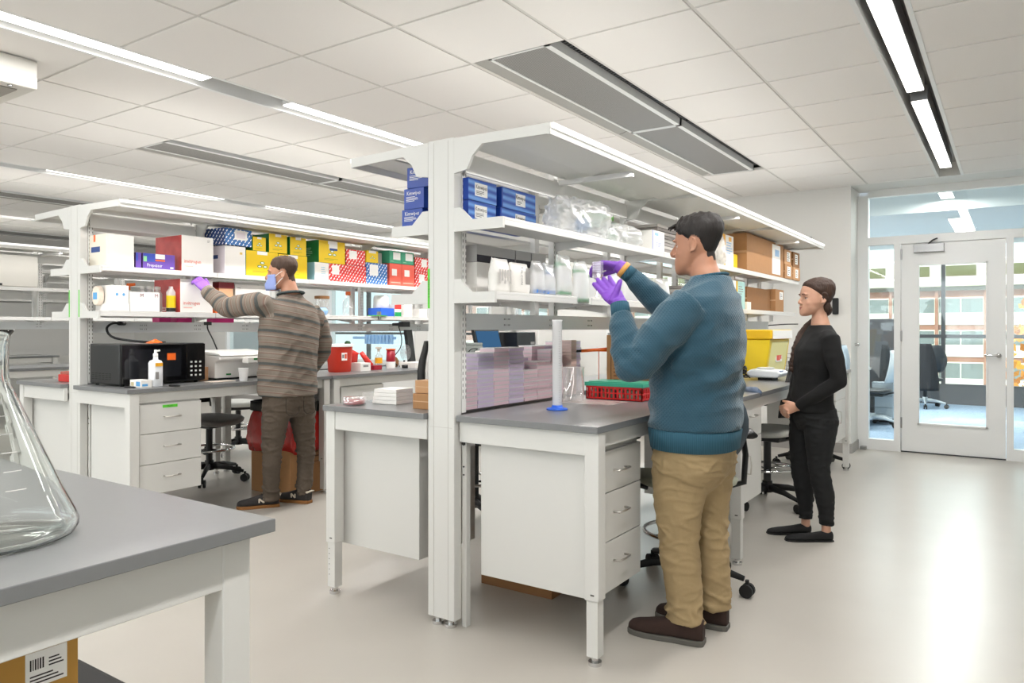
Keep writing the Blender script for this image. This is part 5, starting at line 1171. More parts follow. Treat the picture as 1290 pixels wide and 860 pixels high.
# ---- foreground: flask and carton
GL = G('borosilicate'); p = GL.n('ShaderNodeBsdfGlass', {'Roughness': 0.0, 'IOR': 1.47}); p.inputs[0].default_value = (.985, .995, .99, 1); GL.t.links.new(p.outputs[0], GL.out.inputs[0])
t = thing('erlenmeyer_flask', 'big empty glass Erlenmeyer flask at the left edge of the foreground bench', 'flask', (-1.43, .53, .914))
FX, FY = -1.478, .552
out = [(.001, .0035), (.08, .0005), (.118, .0), (.130, .005), (.136, .016), (.136, .026), (.130, .042), (.110, .085), (.085, .145), (.060, .205), (.042, .248), (.0315, .272), (.0285, .288), (.0285, .340), (.031, .358), (.036, .365), (.0375, .368)]
inn = [(.034, .3675), (.0285, .356), (.0258, .340), (.0258, .288), (.0288, .271), (.039, .2468), (.057, .204), (.082, .144), (.107, .084), (.127, .041), (.1328, .026), (.1325, .017), (.127, .008), (.117, .004), (.08, .0045), (.001, .0065)]
MB().lathe(out+inn, (FX, FY, .9145), 72, cap=True).build('glass_body', GL.m, t, smooth=True)
m = MB()
for k in range(5):
    zz = .10+.03*k; rr = .1085-(zz-.085)*.435; 
    m.loft([[(FX+(rr+.003)*math.cos(a), FY+(rr+.003)*math.sin(a), .9145+zz+dz) for a in (-.15, 0, .15)] for dz in (0, .0015)], cap=False, closed=False)
m.build('volume_marks', PAPER, t)
t = thing('cardboard_box', 'tall golden brown cardboard box with a white barcode label under the foreground bench', 'box', (-1.83, .53, 0))
B(-2.05, -1.62, .28, .768, 0, .74).build('box_body', mat('golden_cardboard', 'b8893a', .7, noise_=(25, .06, .1)), t, bevel=.003)
B(-1.62, -1.6192, .667, .745, .565, .636).build('label', PAPER, t)
m = MB(); r = random.Random(5); yy = .675
while yy < .70:
    w_ = r.choice((.001, .002, .003)); m.box(-1.6192, -1.619, yy, yy+w_, .60, .622); yy += w_+.002
for k in range(3): m.box(-1.6192, -1.619, .675, .738-.01*k, .572+.007*k, .575+.007*k).box(-1.6192, -1.619, .71, .738-.004*k, .60+.007*k, .603+.007*k)
m.build('barcode', INK, t)
B(-2.05, -1.75, .80, .97, .0, .42).build('equipment_case', RUBBER, None, bevel=.02, label='black case behind the golden cardboard box under the foreground bench', cat='case')
# test tube rack panel on the far wall glass, wall sheets
t = thing('wall_rack', 'pale blue glass rack of tubes on the far window behind the left row', 'rack', (-8.0, YW-.08, 1.2))
B(-8.5, -7.6, YW-.10, YW-.08, 1.12, 1.16).build('rail', LBLUE, t)
for k in range(8): B(-8.2+.075*k, -8.16+.075*k, YW-.14, YW-.105, 1.05, 1.19).build('tube', LBLUE, t)
t = thing('wall_rail', 'grey double rail with hooks on the far window behind the pen', 'rail', (-3.9, YW-.05, 1.3))
for zz in (1.22, 1.34): MB().cyl((-4.1, YW-.06, zz), (-3.3, YW-.06, zz), .012, n=8).build('rail_bar', STEEL, t)
for k in range(3): B(-4.05+.3*k, -4.01+.3*k, YW-.07, YW-.001, 1.18, 1.38).build('rail_post', STEEL, t)
# posters on the far wall
for k, (xa, xb) in enumerate(((-10.3, -9.75),)):
    o = carton('grey poster with three dark pictures on the far wall above the microwave', xa, xb, YW-.012, YW-.001, 1.0, 1.62, mat('poster_grey', 'a9a9ab', .6), 'poster', 'poster', bevel=0)
    for j in range(3): patch(o, mat('picture_brown', '3a2a24', .6), .04+.32*j, .30+.32*j, .70, .92, '-y', name='picture')
# ================================================================ PEOPLE
def se(c, u, v, ru, rv, n=28, e=1.0):
    c = Vector(c); r = []
    for j in range(n):
        a = 2*PI*j/n; ca, sa = math.cos(a), math.sin(a)
        r.append(c + Vector(u)*ru*math.copysign(abs(ca)**e, ca) + Vector(v)*rv*math.copysign(abs(sa)**e, sa))
    return r
def fuse(name, mb, vox, m, smooth=3, fn=None, parent=None, label=None):
    """union of closed volumes as one continuous surface"""
    me = bpy.data.meshes.new(name); me.from_pydata(mb.v, [], mb.f)
    bm = bmesh.new(); bm.from_mesh(me); bmesh.ops.recalc_face_normals(bm, faces=bm.faces); bm.to_mesh(me); bm.free()
    tmp = bpy.data.objects.new('tmp', me); C.objects.link(tmp)
    md = tmp.modifiers.new('r', 'REMESH'); md.mode = 'VOXEL'; md.voxel_size = vox; md.use_smooth_shade = True
    bpy.context.view_layer.update()
    out = bpy.data.meshes.new_from_object(tmp.evaluated_get(bpy.context.evaluated_depsgraph_get()))
    bpy.data.objects.remove(tmp)
    bm = bmesh.new(); bm.from_mesh(out)
    for _ in range(smooth): bmesh.ops.smooth_vert(bm, verts=bm.verts, factor=.5, use_axis_x=True, use_axis_y=True, use_axis_z=True)
    bm.normal_update()
    if fn:
        new = [fn(v.co.copy(), v.normal.copy()) for v in bm.verts]
        for v, p in zip(bm.verts, new): v.co = p
    for f_ in bm.faces: f_.smooth = True
    bm.normal_update(); bm.to_mesh(out); bm.free(); out.name = name
    out.materials.clear(); out.materials.append(m)
    o = bpy.data.objects.new(name, out)
    w = WL[parent.name] if parent else Vector()
    for v in out.vertices: v.co -= w
    C.objects.link(o); o.parent = parent; WL[o.name] = w
    if label: o['label'] = label
    return o
def frame(fwd, pitch=0, roll=0):
    """head matrix: local x forward, y left, z up"""
    yaw = math.atan2(fwd[1], fwd[0])
    return Matrix.Rotation(yaw, 4, 'Z') @ Matrix.Rotation(pitch, 4, 'Y') @ Matrix.Rotation(roll, 4, 'X')
def head_vol(s=1.0, fem=False):
    m = MB()
    j = .90 if fem else 1.0
    P = [(-.122, .076, .014, .014), (-.116, .068, .031, .028*j), (-.102, .056, .047, .042*j), (-.080, .043, .060, .053*j), (-.055, .030, .071, .061*j), (-.03, .016, .079, .067), (0, .008, .087, .071), (.03, .0, .094, .074), (.055, -.004, .095, .074), (.08, -.008, .086, .067), (.098, -.012, .070, .054), (.111, -.014, .048, .037), (.119, -.015, .022, .018)]
    m.loft([se((xc, 0, z), (1, 0, 0), (0, 1, 0), rx, ry, 32, 1.0 if z > .02 else .94) for z, xc, rx, ry in P])
    if fem: m.limb([(.086, 0, .018), (.097, 0, -.002), (.109, 0, -.022), (.108, 0, -.029), (.096, 0, -.034)], [(.006, .006), (.007, .007), (.0085, .009), (.008, .0085), (.006, .007)], 12)
    else: m.limb([(.088, 0, .024), (.101, 0, .002), (.117, 0, -.022), (.116, 0, -.030), (.100, 0, -.036)], [(.008, .008), (.009, .009), (.011, .012), (.010, .011), (.008, .008)], 12)
    for sy in (-1, 1):
        m.ell((.098, sy*.012, -.031), (.010, .008, .007), 10, 8)
        m.ell((.086 if not fem else .083, sy*.030, .027), (.010, .024, .007), 12, 8)
        m.ell((.054, sy*.038, -.032), (.030, .022, .030), 12, 8)
        if fem: m.ell((.048, sy*.034, -.055), (.034, .024, .034), 12, 8)
        # ear
        c = Vector((-.006, sy*.073, -.006))
        q = []
        for k in range(9):
            a = -2.2+k*(4.5/8); q.append(c+Vector((-.016*math.cos(a)*-1*-1, sy*(.012+.003*math.cos(a)), .030*math.sin(a))))
        m.limb([(c.x-.015*math.cos(a)-.004, c.y+sy*(.013), c.z+.029*math.sin(a)+.004) for a in (-2.1+.525*k for k in range(9))], [.0045]*9, 8)
        m.ell((c.x-.002, c.y+sy*.004, c.z), (.014, .008, .027), 12, 8)
        m.ell((c.x+.008, c.y+sy*.006, c.z-.025), (.007, .005, .009), 10, 8)
    m.ell((.088, 0, -.060), (.013, .022, .0060), 12, 8); m.ell((.086, 0, -.071), (.013, .019, .0070), 12, 8); m.ell((.074, 0, -.064), (.024, .032, .022), 14, 10)
    m.ell((.070, 0, -.105), (.020, .022, .016), 12, 8)
    m.v = [tuple(Vector((p[0], p[1], p[2]*((.87 if fem else .93) if p[2] < 0 else 1)))*s) for p in m.v]
    return m
def face_fn(Mi, M, s, fac=.93):
    def f(p, n):
        q = Mi @ p; q /= s
        if q.z < 0: q.z /= fac
        if q.x > .03 and abs(q.y) < .08 and -.14 < q.z < .1:
            for sy in (-1, 1):
                d = ((q.y-sy*.031)/.017)**2 + ((q.z-.004)/.012)**2
                if q.x > .055: q.x -= .011*math.exp(-d)
            d = (q.z+.0655)**2/.0018**2*0+((q.z+.0655)/.0022)**2
            if abs(q.y) < .024: q.x -= .003*math.exp(-d)*(1-(q.y/.025)**2)
            q.x -= .004*math.exp(-((q.z+.046)/.006)**2-(q.y/.02)**2)*(1 if q.z < -.04 else 0)
        if abs(q.y) > .07 and abs(q.x+.006) < .014 and abs(q.z+.004) < .02:
            q.y -= math.copysign(.005*math.exp(-((q.x+.004)/.007)**2-((q.z+.002)/.014)**2), q.y)
        if q.z < 0: q.z *= fac
        return M @ (q*s)
    return f
def hair_cap(name, extra, M, s, mask, thick, m, parent, fr=(60, 60, 25), amp=.25):
    """hair grown as a lifted copy of the scalp; mask(q)>0 is covered"""
    hb = head_vol(s); hb.v = [tuple(M @ Vector(p)) for p in hb.v]
    if extra: hb.limb(extra[0], extra[1], 24, ref=extra[2])
    Mi = M.inverted()
    o = fuse(name, hb, .004, m, 2, None, parent)
    me = o.data; w = WL[o.name]; bm = bmesh.new(); bm.from_mesh(me); bm.normal_update(); vals = {}
    for v in bm.verts:
        q = (Mi @ (v.co+w))/s; vals[v.index] = mask(q)
    dele = [v for v in bm.verts if vals[v.index] < -.012]
    new = {}
    for v in bm.verts:
        q = (Mi @ (v.co+w))/s; k = vals[v.index]; t = max(0., min(1., k/.03))
        nz = noise.noise(Vector((q.x*fr[0], q.y*fr[1], q.z*fr[2])))
        d = thick(q)*(t**.6)*(1+amp*nz) - .0025*(1-t)
        new[v] = v.co+v.normal*d*s
    for v, p in new.items(): v.co = p
    bmesh.ops.delete(bm, geom=dele, context='VERTS')
    bm.to_mesh(me); bm.free(); return o
def hand_vol(m, wrist, d, up, side, curls, s=1.0, spread=.12, thumb=(.9, .5), fat=0.0, lift=.15, tdir=None, lens=(.072, .080, .074, .058)):
    """wrist: point; d: finger direction; up: back-of-hand normal; side: +1 thumb towards d x up"""
    w = Vector(wrist); d = Vector(d).normalized(); up = Vector(up); up = (up-d*up.dot(d)).normalized(); t = d.cross(up).normalized()*side
    P = lambda a, b, c: w+(d*a+t*b+up*c)*s
    m.loft([se(P(a, b, 0), t, up, rb*s+fat, rc*s+fat, 18, .85) for a, b, rb, rc in ((-.03, 0, .026, .020), (0, 0, .027, .019), (.02, .002, .034, .017), (.05, .002, .040, .015), (.08, .001, .041, .014), (.094, 0, .036, .010))])
    for k in range(4):
        b = (.030, .010, -.011, -.030)[k]; L = lens[k]; c = curls[k]
        base = P(.078, b*.9, 0); ang = 0.0; dirv = (d+t*(b/.03)*spread).normalized(); pts = [base]; 
        for j, fr in enumerate((.10+.30, .34, .26)):
            if j: ang += c
            else: ang += c*.55
            ax = dirv*math.cos(ang)-up*math.sin(ang)
            pts.append(pts[-1]+ax*(L*fr+(.012 if j == 0 else 0))*s)
        m.limb(pts, [.0105*s+fat, .0098*s+fat, .0088*s+fat, .0070*s+fat], 12); m.ell(pts[-1], (.0072*s+fat,)*3, 10, 8)
    tb = P(.018, .026, -.006); a1 = (d*math.cos(thumb[0])+t*math.sin(thumb[0])-up*lift).normalized(); a1 = Vector(tdir).normalized() if tdir else a1; a2 = (a1*math.cos(thumb[1])+(d*.6-up*.4)*math.sin(thumb[1])).normalized()
    p1 = tb+a1*.040*s; p2 = p1+a2*.030*s; p3 = p2+a2*.022*s
    m.limb([tb, p1, p2, p3], [.015*s+fat, .0125*s+fat, .0105*s+fat, .0082*s+fat], 12); m.ell(p3, (.0085*s+fat,)*3, 10, 8)
    return m
def folds(amp, fr, seed=0, stretch=(1, 1, 1), zmask=None):
    def f(p, n):
        q = Vector((p.x*fr*stretch[0], p.y*fr*stretch[1], p.z*fr*stretch[2]))+Vector((seed, seed*2, 0))
        a = (1-abs(noise.noise(q))*2.2)*.6+noise.noise(q*2.1)*.35
        k = zmask(p) if zmask else 1
        return p+n*(amp*(a-.3)*k)
    return f
def eye_set(M, s, parent, iris='2a1a12', brow='241a16', bt=.0032):
    iw = mat('eye_white', 'c4b4ac', .35); im = mat('iris_'+iris, iris, .3); bmn = mat('brow_'+brow, brow, .8)
    for sy in (-1, 1):
        T = lambda *p: M @ (Vector(p)*s)
        e = MB().ell(T(.0700, sy*.031, .003), (.0118*s, .0120*s, .0095*s), 14, 10).build('eyeball', iw, parent, smooth=True)
        MB().ell(T(.0782, sy*.032, .003), (.0050*s, .0052*s, .0050*s), 10, 8).build('iris', im, e, smooth=True)
        MB().ell(T(.0695, sy*.031, .0098), (.0135*s, .0140*s, .0050*s)).ell(T(.0690, sy*.031, -.0040), (.0130*s, .0135*s, .0042*s)).build('eyelid', parent.data.materials[0], parent, smooth=True)
        MB().limb([T(.078, sy*.018, .006), T(.0825, sy*.026, .0075), T(.0815, sy*.036, .0075), T(.075, sy*.044, .005)], [.0011*s]*4, 6).build('lash_line', bmn, parent, smooth=True)
        MB().limb([T(.0935, sy*.013, .0265), T(.0965, sy*.024, .0295), T(.092, sy*.036, .0300), T(.083, sy*.048, .0245)], [(bt*.6*s, bt*s), (bt*s, bt*1.3*s), (bt*s, bt*1.1*s), (bt*.4*s, bt*.5*s)], 8).build('eyebrow', bmn, parent, smooth=True)
def lips(M, s, parent, col, fac=.93):
    T = lambda x, y, z: M @ (Vector((x, y, z*fac))*s)
    lm = mat('lips_'+col, col, .45)
    MB().limb([T(.090, -.021, -.064), T(.1005, -.008, -.0608), T(.1015, 0, -.0612), T(.1005, .008, -.0608), T(.090, .021, -.064)], [.0015*s, .0034*s, .0034*s, .0034*s, .0015*s], 8).build('upper_lip', lm, parent, smooth=True)
    MB().limb([T(.089, -.019, -.067), T(.0990, -.007, -.0702), T(.0990, .007, -.0702), T(.089, .019, -.067)], [.0015*s, .004*s, .004*s, .0015*s], 8).build('lower_lip', lm, parent, smooth=True)
def skin(name, col, warm):
    g = G(name); f = g.noise(30, 3, g.xyz()[0])
    return g.bsdf(g.mix(f, lin(col), lin(warm)), .48, Subsurface_Weight=.08, Subsurface_Radius=(.01, .004, .002))
def hairmat(name, a, b):
    g = G(name); v, x, y, z = g.xyz(); mp = g.n('ShaderNodeMapping', {'Vector': v, 'Scale': (160, 160, 26)})
    f = g.noise(1.0, 4, mp.outputs[0])
    return g.bsdf(g.mix(f, lin(a), lin(b)), .68, bump=f, bs=.7, bd=.004)
def shoe(label_part, toe, heel, w, h, mats, parent, name='shoe', ankle=None, sole=.022, laces=True, N=None, flat=False):
    toe = Vector((toe[0], toe[1], 0)); heel = Vector((heel[0], heel[1], 0)); d = (toe-heel); L = d.length; d.normalize(); l = Vector((-d.y, d.x, 0))
    def ring(q, wid, zb, zt, e=.8):
        c = heel+d*(L*q); return se(c+Vector((0, 0, (zb+zt)/2)), l, (0, 0, 1), wid, (zt-zb)/2, 20, e)
    ws = [(0.0, .55), (.06, .74), (.2, .80), (.4, .82), (.6, .96), (.75, 1.0), (.88, .86), (.96, .62), (1.0, .30)]
    if flat: hs = [.62, .70, .66, .52, .42, .36, .30, .24, .14]
    else: hs = [.90, 1.0, .98, .86, .66, .52, .44, .36, .20]
    m = MB(); m.loft([ring(q, w*ww, sole*.5, sole+h*hh) for (q, ww), hh in zip(ws, hs)])
    up = fuse(name, m, .0035, mats[0], 3, None, parent)
    s_ = MB(); pts = [(q, ww) for q, ww in ws]
    oc = []
    for q, ww in pts: oc.append(heel+d*(L*(q*1.02-.01))+l*(w*ww*1.06))
    for q, ww in reversed(pts): oc.append(heel+d*(L*(q*1.02-.01))-l*(w*ww*1.06))
    s_.loft([[p+Vector((0, 0, z)) for p in oc] for z in (0.0, sole)]); s_.build('sole', mats[1], up, bevel=.003)
    if laces:
        lm = MB()
        for k in range(4):
            q = .42+.07*k; zt = sole+h*(.86-.23*k*.9)-.002; c = heel+d*(L*q)+Vector((0, 0, zt)); lm.tube([c-l*w*.45-Vector((0, 0, .008)), c+Vector((0, 0, .004)), c+l*w*.45-Vector((0, 0, .008))], .0025, 6)
        lm.build('laces', mats[2], up, smooth=True)
    return up

# ---------------------------------------------------------------- man in the teal sweater
MP = thing('person', 'man in a teal quilted sweater, khaki trousers and purple gloves holding up a clear cassette', 'person', (-1.12, 3.0, 0))
SK1 = skin('skin_olive', 'a8775e', 'b88468'); HR1 = hairmat('hair_black_brown', '0c0908', '211915')
HM = Matrix.Translation((-1.088, 3.0, 1.632)) @ frame((-1, .03), .06)
b = head_vol(1.02); b.v = [tuple(HM @ Vector(p)) for p in b.v]
NK1 = ([(-1.078, 3.0, 1.66), (-1.066, 3.0, 1.54), (-1.045, 3.0, 1.475), (-1.03, 3.0, 1.36)], [(.045, .045), (.056, .056), (.066, .070), (.09, .14)], (1, 0, 0))
b.limb(NK1[0], NK1[1], 24, ref=NK1[2])
b.ell((-1.11, 3.0, 1.535), (.045, .040, .03))
b.loft([se((-1.06, 3.0, z), (1, 0, 0), (0, 1, 0), rx, ry, 24) for z, rx, ry in ((.78, .12, .15), (1.0, .12, .15), (1.2, .12, .16), (1.36, .10, .17), (1.44, .07, .10))])
for pts, rr in (([(-1.06, 2.82, 1.36), (-1.235, 2.69, 1.13), (-1.322, 2.745, 1.36)], (.05, .038, .028)), ([(-1.06, 3.18, 1.36), (-1.275, 3.2, 1.33), (-1.46, 3.10, 1.545)], (.05, .038, .028)), ([(-1.12, 2.915, .76), (-1.145, 2.918, .50), (-1.142, 2.92, .40), (-1.112, 2.915, .07)], (.085, .06, .055, .04)), ([(-1.075, 3.085, .76), (-1.085, 3.1, .50), (-1.083, 3.105, .40), (-1.058, 3.112, .07)], (.085, .06, .055, .04))):
    b.limb(pts, rr, 14)
body1 = fuse('body', b, .0045, SK1, 3, face_fn(HM.inverted(), HM, 1.02), MP)
eye_set(HM, 1.02, body1, '1c1410', '15100e', .0042); lips(HM, 1.02, body1, 'a0604f')
def male_line(q, nape):
    if q.z > .045: k = .078+(q.z-.045)*.12-q.x-max(0, .075-q.z)*.55
    elif q.z > .02: k = .016-q.x+(q.z-.02)*1.1
    else:
        k = -.020-.26*(.02-q.z)-q.x
        if abs(q.y) > .05: k = max(k, min(.013-abs(q.x-.010), q.z+.020))
    k = min(k, (q.z+nape+.014*noise.noise(q*45)-.40*abs(q.y))*.5)
    ex = ((q.x+.010)/.024)**2+((q.z+.002)/.036)**2
    if abs(q.y) > .066 and ex < 1: k = min(k, -.02)
    return k
def mask1(q): return male_line(q, .092)
def thick1(q): return .0025+.015*max(0, min(1, (q.z-.01)/.09))+(.006 if q.x > .04 and q.z > .06 else 0)
hair1 = hair_cap('hair', NK1, HM, 1.02, mask1, thick1, HR1, body1, amp=.35)
m = MB()      # short fringe tufts
r = random.Random(21)
for k in range(26):
    yy = -.05+.1*k/25; p0 = HM @ Vector((.070+r.uniform(-.012, .004), yy, .105+r.uniform(-.01, .006)-abs(yy)*.25)); p1 = HM @ Vector((.098+r.uniform(-.006, .012), yy+r.uniform(-.01, .01), .100-abs(yy)*.3+r.uniform(-.01, .004))); p2 = HM @ Vector((.112+r.uniform(-.01, .012), yy+r.uniform(-.012, .012), .088-abs(yy)*.35+r.uniform(-.012, .006)))
    if k % 2: m.limb([p0, p1, p1.lerp(p2, .6)], [.006, .004, .001], 6)
m.build('fringe', HR1, hair1, smooth=True, kind='stuff')
# sweater
g = G('teal_quilted_knit'); v, x, y, z = g.xyz()
u = g.math('ADD', g.math('MULTIPLY', x, .83), g.math('MULTIPLY', y, .56)); k_ = 265.0
s1 = g.math('ABSOLUTE', g.math('SINE', g.math('MULTIPLY', g.math('ADD', u, g.math('MULTIPLY', z, .75)), k_))); s2 = g.math('ABSOLUTE', g.math('SINE', g.math('MULTIPLY', g.math('SUBTRACT', u, g.math('MULTIPLY', z, .75)), k_)))
hh = g.math('POWER', g.math('MINIMUM', s1, s2), .5); fine = g.noise(420, 2, v)
KN = g.bsdf(g.mix(g.math('MULTIPLY_ADD', fine, .5, g.math('MULTIPLY', hh, .25)), lin('1a3d4c'), lin('29566a')), .88, bump=g.math('ADD', hh, g.math('MULTIPLY', fine, .25)), bs=.5, bd=.004, Sheen_Weight=.25)
b = MB()
T = [(.800, -1.100, .168, 2.995, .190), (.83, -1.102, .180, 2.995, .198), (.90, -1.100, .186, 2.995, .203), (1.0, -1.098, .184, 2.995, .200), (1.10, -1.092, .184, 2.995, .200), (1.20, -1.080, .180, 2.99, .208), (1.28, -1.068, .170, 2.99, .214), (1.35, -1.058, .152, 2.99, .215), (1.41, -1.045, .125, 2.99, .190), (1.455, -1.035, .100, 2.995, .135), (1.485, -1.035, .084, 2.998, .096), (1.502, -1.038, .074, 3.0, .080)]
b.loft([se((xc, yc, z), (1, 0, 0), (0, 1, 0), rx, ry, 36, .88) for z, xc, rx, yc, ry in T])
b.limb([(-1.055, 2.83, 1.375), (-1.11, 2.775, 1.31), (-1.185, 2.715, 1.20), (-1.238, 2.685, 1.125)], [.088, .086, .080, .068], 20)
b.ell((-1.242, 2.682, 1.125), (.066, .064, .062), 18, 12)
b.limb([(-1.240, 2.682, 1.13), (-1.275, 2.70, 1.20), (-1.305, 2.725, 1.29), (-1.322, 2.742, 1.345)], [.066, .063, .056, .040], 20)
b.limb([(-1.06, 3.16, 1.375), (-1.16, 3.20, 1.345), (-1.27, 3.20, 1.335)], [.088, .080, .070], 20); b.ell((-1.275, 3.20, 1.335), (.066, .064, .064), 18, 12)
b.limb([(-1.27, 3.20, 1.335), (-1.35, 3.16, 1.420), (-1.42, 3.125, 1.495), (-1.455, 3.105, 1.535)], [.066, .060, .047, .037], 20)
def swf(p, n):
    q = Vector((p.x*7+p.z*3, p.y*7, p.z*11-p.x*5)); a = 1-abs(noise.noise(q))*2.4
    k = .010 if p.z < 1.3 else .006
    d = k*(a-.45)
    # creases at elbows and under the arm
    e = min((p-Vector((-1.24, 2.68, 1.16))).length, (p-Vector((-1.27, 3.2, 1.34))).length)
    if e < .12: d += .006*math.sin(p.z*95+p.x*70)*(1-e/.12)
    if abs(p.z-1.10) < .14 and p.x > -1.12: d += .009*math.sin((p.z*1.0-(p.x+p.y)*.35)*48)*(1-abs(p.z-1.10)/.14)
    if p.z < .87: d = -.010
    return p+n*d
sweater = fuse('sweater', b, .0065, KN, 3, swf, MP)
RIB = g_ = None
g = G('teal_rib_knit'); v, x, y, z = g.xyz(); w_ = g.math('SINE', g.math('MULTIPLY', g.math('ADD', g.math('MULTIPLY', x, .83), g.math('MULTIPLY', y, .56)), 900))
RIB = g.bsdf(g.mix(g.math('MULTIPLY_ADD', w_, .3, .5), lin('1c4252'), lin('2f5e72')), .9, bump=w_, bs=.3)
MB().loft([se((-1.101, 2.995, z), (1, 0, 0), (0, 1, 0), rx, ry, 40, .88) for z, rx, ry in ((.785, .166, .188), (.79, .176, .198), (.835, .182, .203), (.866, .186, .206), (.872, .180, .200))]).build('hem_band', RIB, sweater, smooth=True)
for pa, pb, rr in (((-1.318, 2.739, 1.335), (-1.332, 2.752, 1.385), .041), ((-1.445, 3.11, 1.525), (-1.478, 3.092, 1.556), .039)):
    MB().limb([pa, pb], [rr, rr*.93], 22).build('cuff', RIB, sweater, smooth=True)
MB().limb([(-1.040+.073*math.cos(q), 3.0+.078*math.sin(q), 1.499+.012*math.cos(q)) for q in (2*PI*j/32 for j in range(33))], [.006]*33, 8).build('collar', RIB, sweater, smooth=True)
# trousers
g = G('khaki_twill'); v, x, y, z = g.xyz(); f = g.noise(6, 4, v); f2 = g.noise(300, 2, v)
KH = g.bsdf(g.mix(g.math('MULTIPLY_ADD', f, .6, g.math('MULTIPLY', f2, .4)), lin('8c7653'), lin('ae9770')), .85, bump=f2, bs=.15)
b = MB()
b.loft([se((xc, 2.995, z), (1, 0, 0), (0, 1, 0), rx, ry, 32, .85) for z, xc, rx, ry in ((.56, -1.11, .035, .05), (.62, -1.105, .085, .13), (.67, -1.10, .128, .176), (.72, -1.098, .150, .188), (.80, -1.100, .160, .186), (.88, -1.10, .155, .178))])
b.limb([(-1.120, 2.915, .76), (-1.140, 2.915, .62), (-1.145, 2.918, .50), (-1.142, 2.92, .40), (-1.130, 2.92, .28), (-1.118, 2.918, .17), (-1.112, 2.915, .075)], [(.135, .098), (.112, .094), (.094, .084), (.084, .078), (.080, .072), (.076, .068), (.078, .068)], 26, ref=(1, 0, 0))
b.limb([(-1.075, 3.085, .76), (-1.085, 3.095, .62), (-1.085, 3.10, .50), (-1.083, 3.105, .40), (-1.072, 3.11, .28), (-1.062, 3.112, .17), (-1.058, 3.112, .085)], [(.125, .098), (.106, .094), (.092, .084), (.084, .078), (.080, .072), (.074, .068), (.074, .068)], 26, ref=(1, 0, 0))
def trf(amp):
    def f(p, n):
        q = Vector((p.x*7+p.z*3, p.y*7-p.z*2, p.z*17)); a = max(0, 1-abs(noise.noise(q))*4.2)
        q2 = Vector((p.x*13-p.z*9+3, p.y*13+p.z*7, p.z*24)); a2 = max(0, 1-abs(noise.noise(q2))*4.5)
        k = .40+.8*math.exp(-((p.z-.42)/.10)**2)+1.3*math.exp(-((p.z-.11)/.06)**2)+.7*math.exp(-((p.z-.70)/.08)**2)
        return p+n*(amp*k*(a+.6*a2-.45))
    return f
tr1 = fuse('trousers', b, .006, KH, 3, trf(.0062), MP)
SU = mat('brown_suede', '33221c', .95, noise_=(60, .2, .2)); SO = mat('grey_sole', '58554f', .6); LA = mat('tan_lace', '8a6a48', .7)
shoe('', (-1.345, 2.872), (-1.032, 2.912), .050, .085, (SU, SO, LA), MP)
shoe('', (-1.315, 3.095), (-1.000, 3.118), .050, .085, (SU, SO, LA), MP)
# gloves
b = MB(); hand_vol(b, (-1.335, 2.757, 1.392), (-.66, .38, .52), (.45, .15, -.85), 1, (.10, .16, .12, .30), 1.0, .10, (1.25, .15), .0022, tdir=(.35, .25, .9))
b.limb([(-1.322, 2.745, 1.36), (-1.338, 2.758, 1.40)], [.034, .030], 16)
fuse('glove', b, .0032, GLOVE, 2, folds(.0012, 40), MP, 'left purple glove, palm up')
b = MB(); hand_vol(b, (-1.492, 3.087, 1.571), (-.93, -.20, .10), (-.12, .30, .95), 1, (.75, .62, .60, .65), .96, .10, (.55, .5), .0022)
b.limb([(-1.465, 3.10, 1.548), (-1.505, 3.08, 1.575)], [.036, .031], 16)
fuse('glove', b, .0032, GLOVE, 2, folds(.0012, 40, 3), MP, 'right purple glove gripping the cassette')
MB().limb([(-1.469, 3.098, 1.548), (-1.485, 3.09, 1.562)], [.0395, .0385], 22).build('under_glove', mat('amber_glove_cuff', 'd39a4e', .5), MP, smooth=True)
t = thing('culture_cassette', 'clear gridded cassette held up between the purple gloves', 'cassette', (-1.60, 3.02, 1.50))
cs = MB(); cx, cy, cz = -1.566, 3.01, 1.515
cs.box(cx-.022, cx+.022, cy-.014, cy+.014, cz, cz+.075); cs.build('cassette_body', clear('cassette_plastic', 'efe6ee', .15, .15), t, bevel=.002)
m = MB()
for k in range(6): m.box(cx-.021+.0078*k, cx-.0195+.0078*k, cy-.0155, cy-.0145, cz+.02, cz+.073)
for k in range(5): m.box(cx-.021, cx+.021, cy-.0155, cy-.0145, cz+.022+.0115*k, cz+.0235+.0115*k)
m.build('cassette_grid', mat('mauve_line', '9a7f9c', .5), t)
MB().limb([(cx, cy, cz), (cx+.01, cy-.02, cz-.05), (cx+.02, cy-.05, cz-.085)], [.002, .002, .002], 6).build('thin_tube', CLEAR, t)

# ---------------------------------------------------------------- woman in black
def WW(a, b_, z, P=(-1.005, 4.80)):
    F = (-.83, -.56); L = (.56, -.83); return (P[0]+F[0]*a+L[0]*b_, P[1]+F[1]*a+L[1]*b_, z)
FU, LU = (-.83, -.56, 0), (.56, -.83, 0)
WP_ = thing('person', 'woman in a black sweater and black trousers with dark braided hair, hands clasped', 'person', (-1.0, 4.8, 0))
SK2 = skin('skin_light', 'bf8f78', 'cc9f86'); HR2 = hairmat('hair_dark_brown', '1d120d', '4a3022')
HM2 = Matrix.Translation(WW(-.012, 0, 1.468)) @ frame((-.80, -.60), .02)
s2 = 1.0
b = head_vol(s2, True); b.v = [tuple(HM2 @ Vector(p)) for p in b.v]
NK2 = ([WW(-.030, 0, 1.47), WW(-.033, 0, 1.37), WW(-.04, 0, 1.30), WW(-.035, 0, 1.22)], [(.042, .044), (.043, .045), (.056, .066), (.08, .13)], FU)
b.limb(NK2[0], NK2[1], 22, ref=NK2[2])
b.loft([se(WW(0, 0, z), FU, LU, rx, ry, 24) for z, rx, ry in ((.76, .09, .13), (1.0, .07, .11), (1.18, .07, .12))])
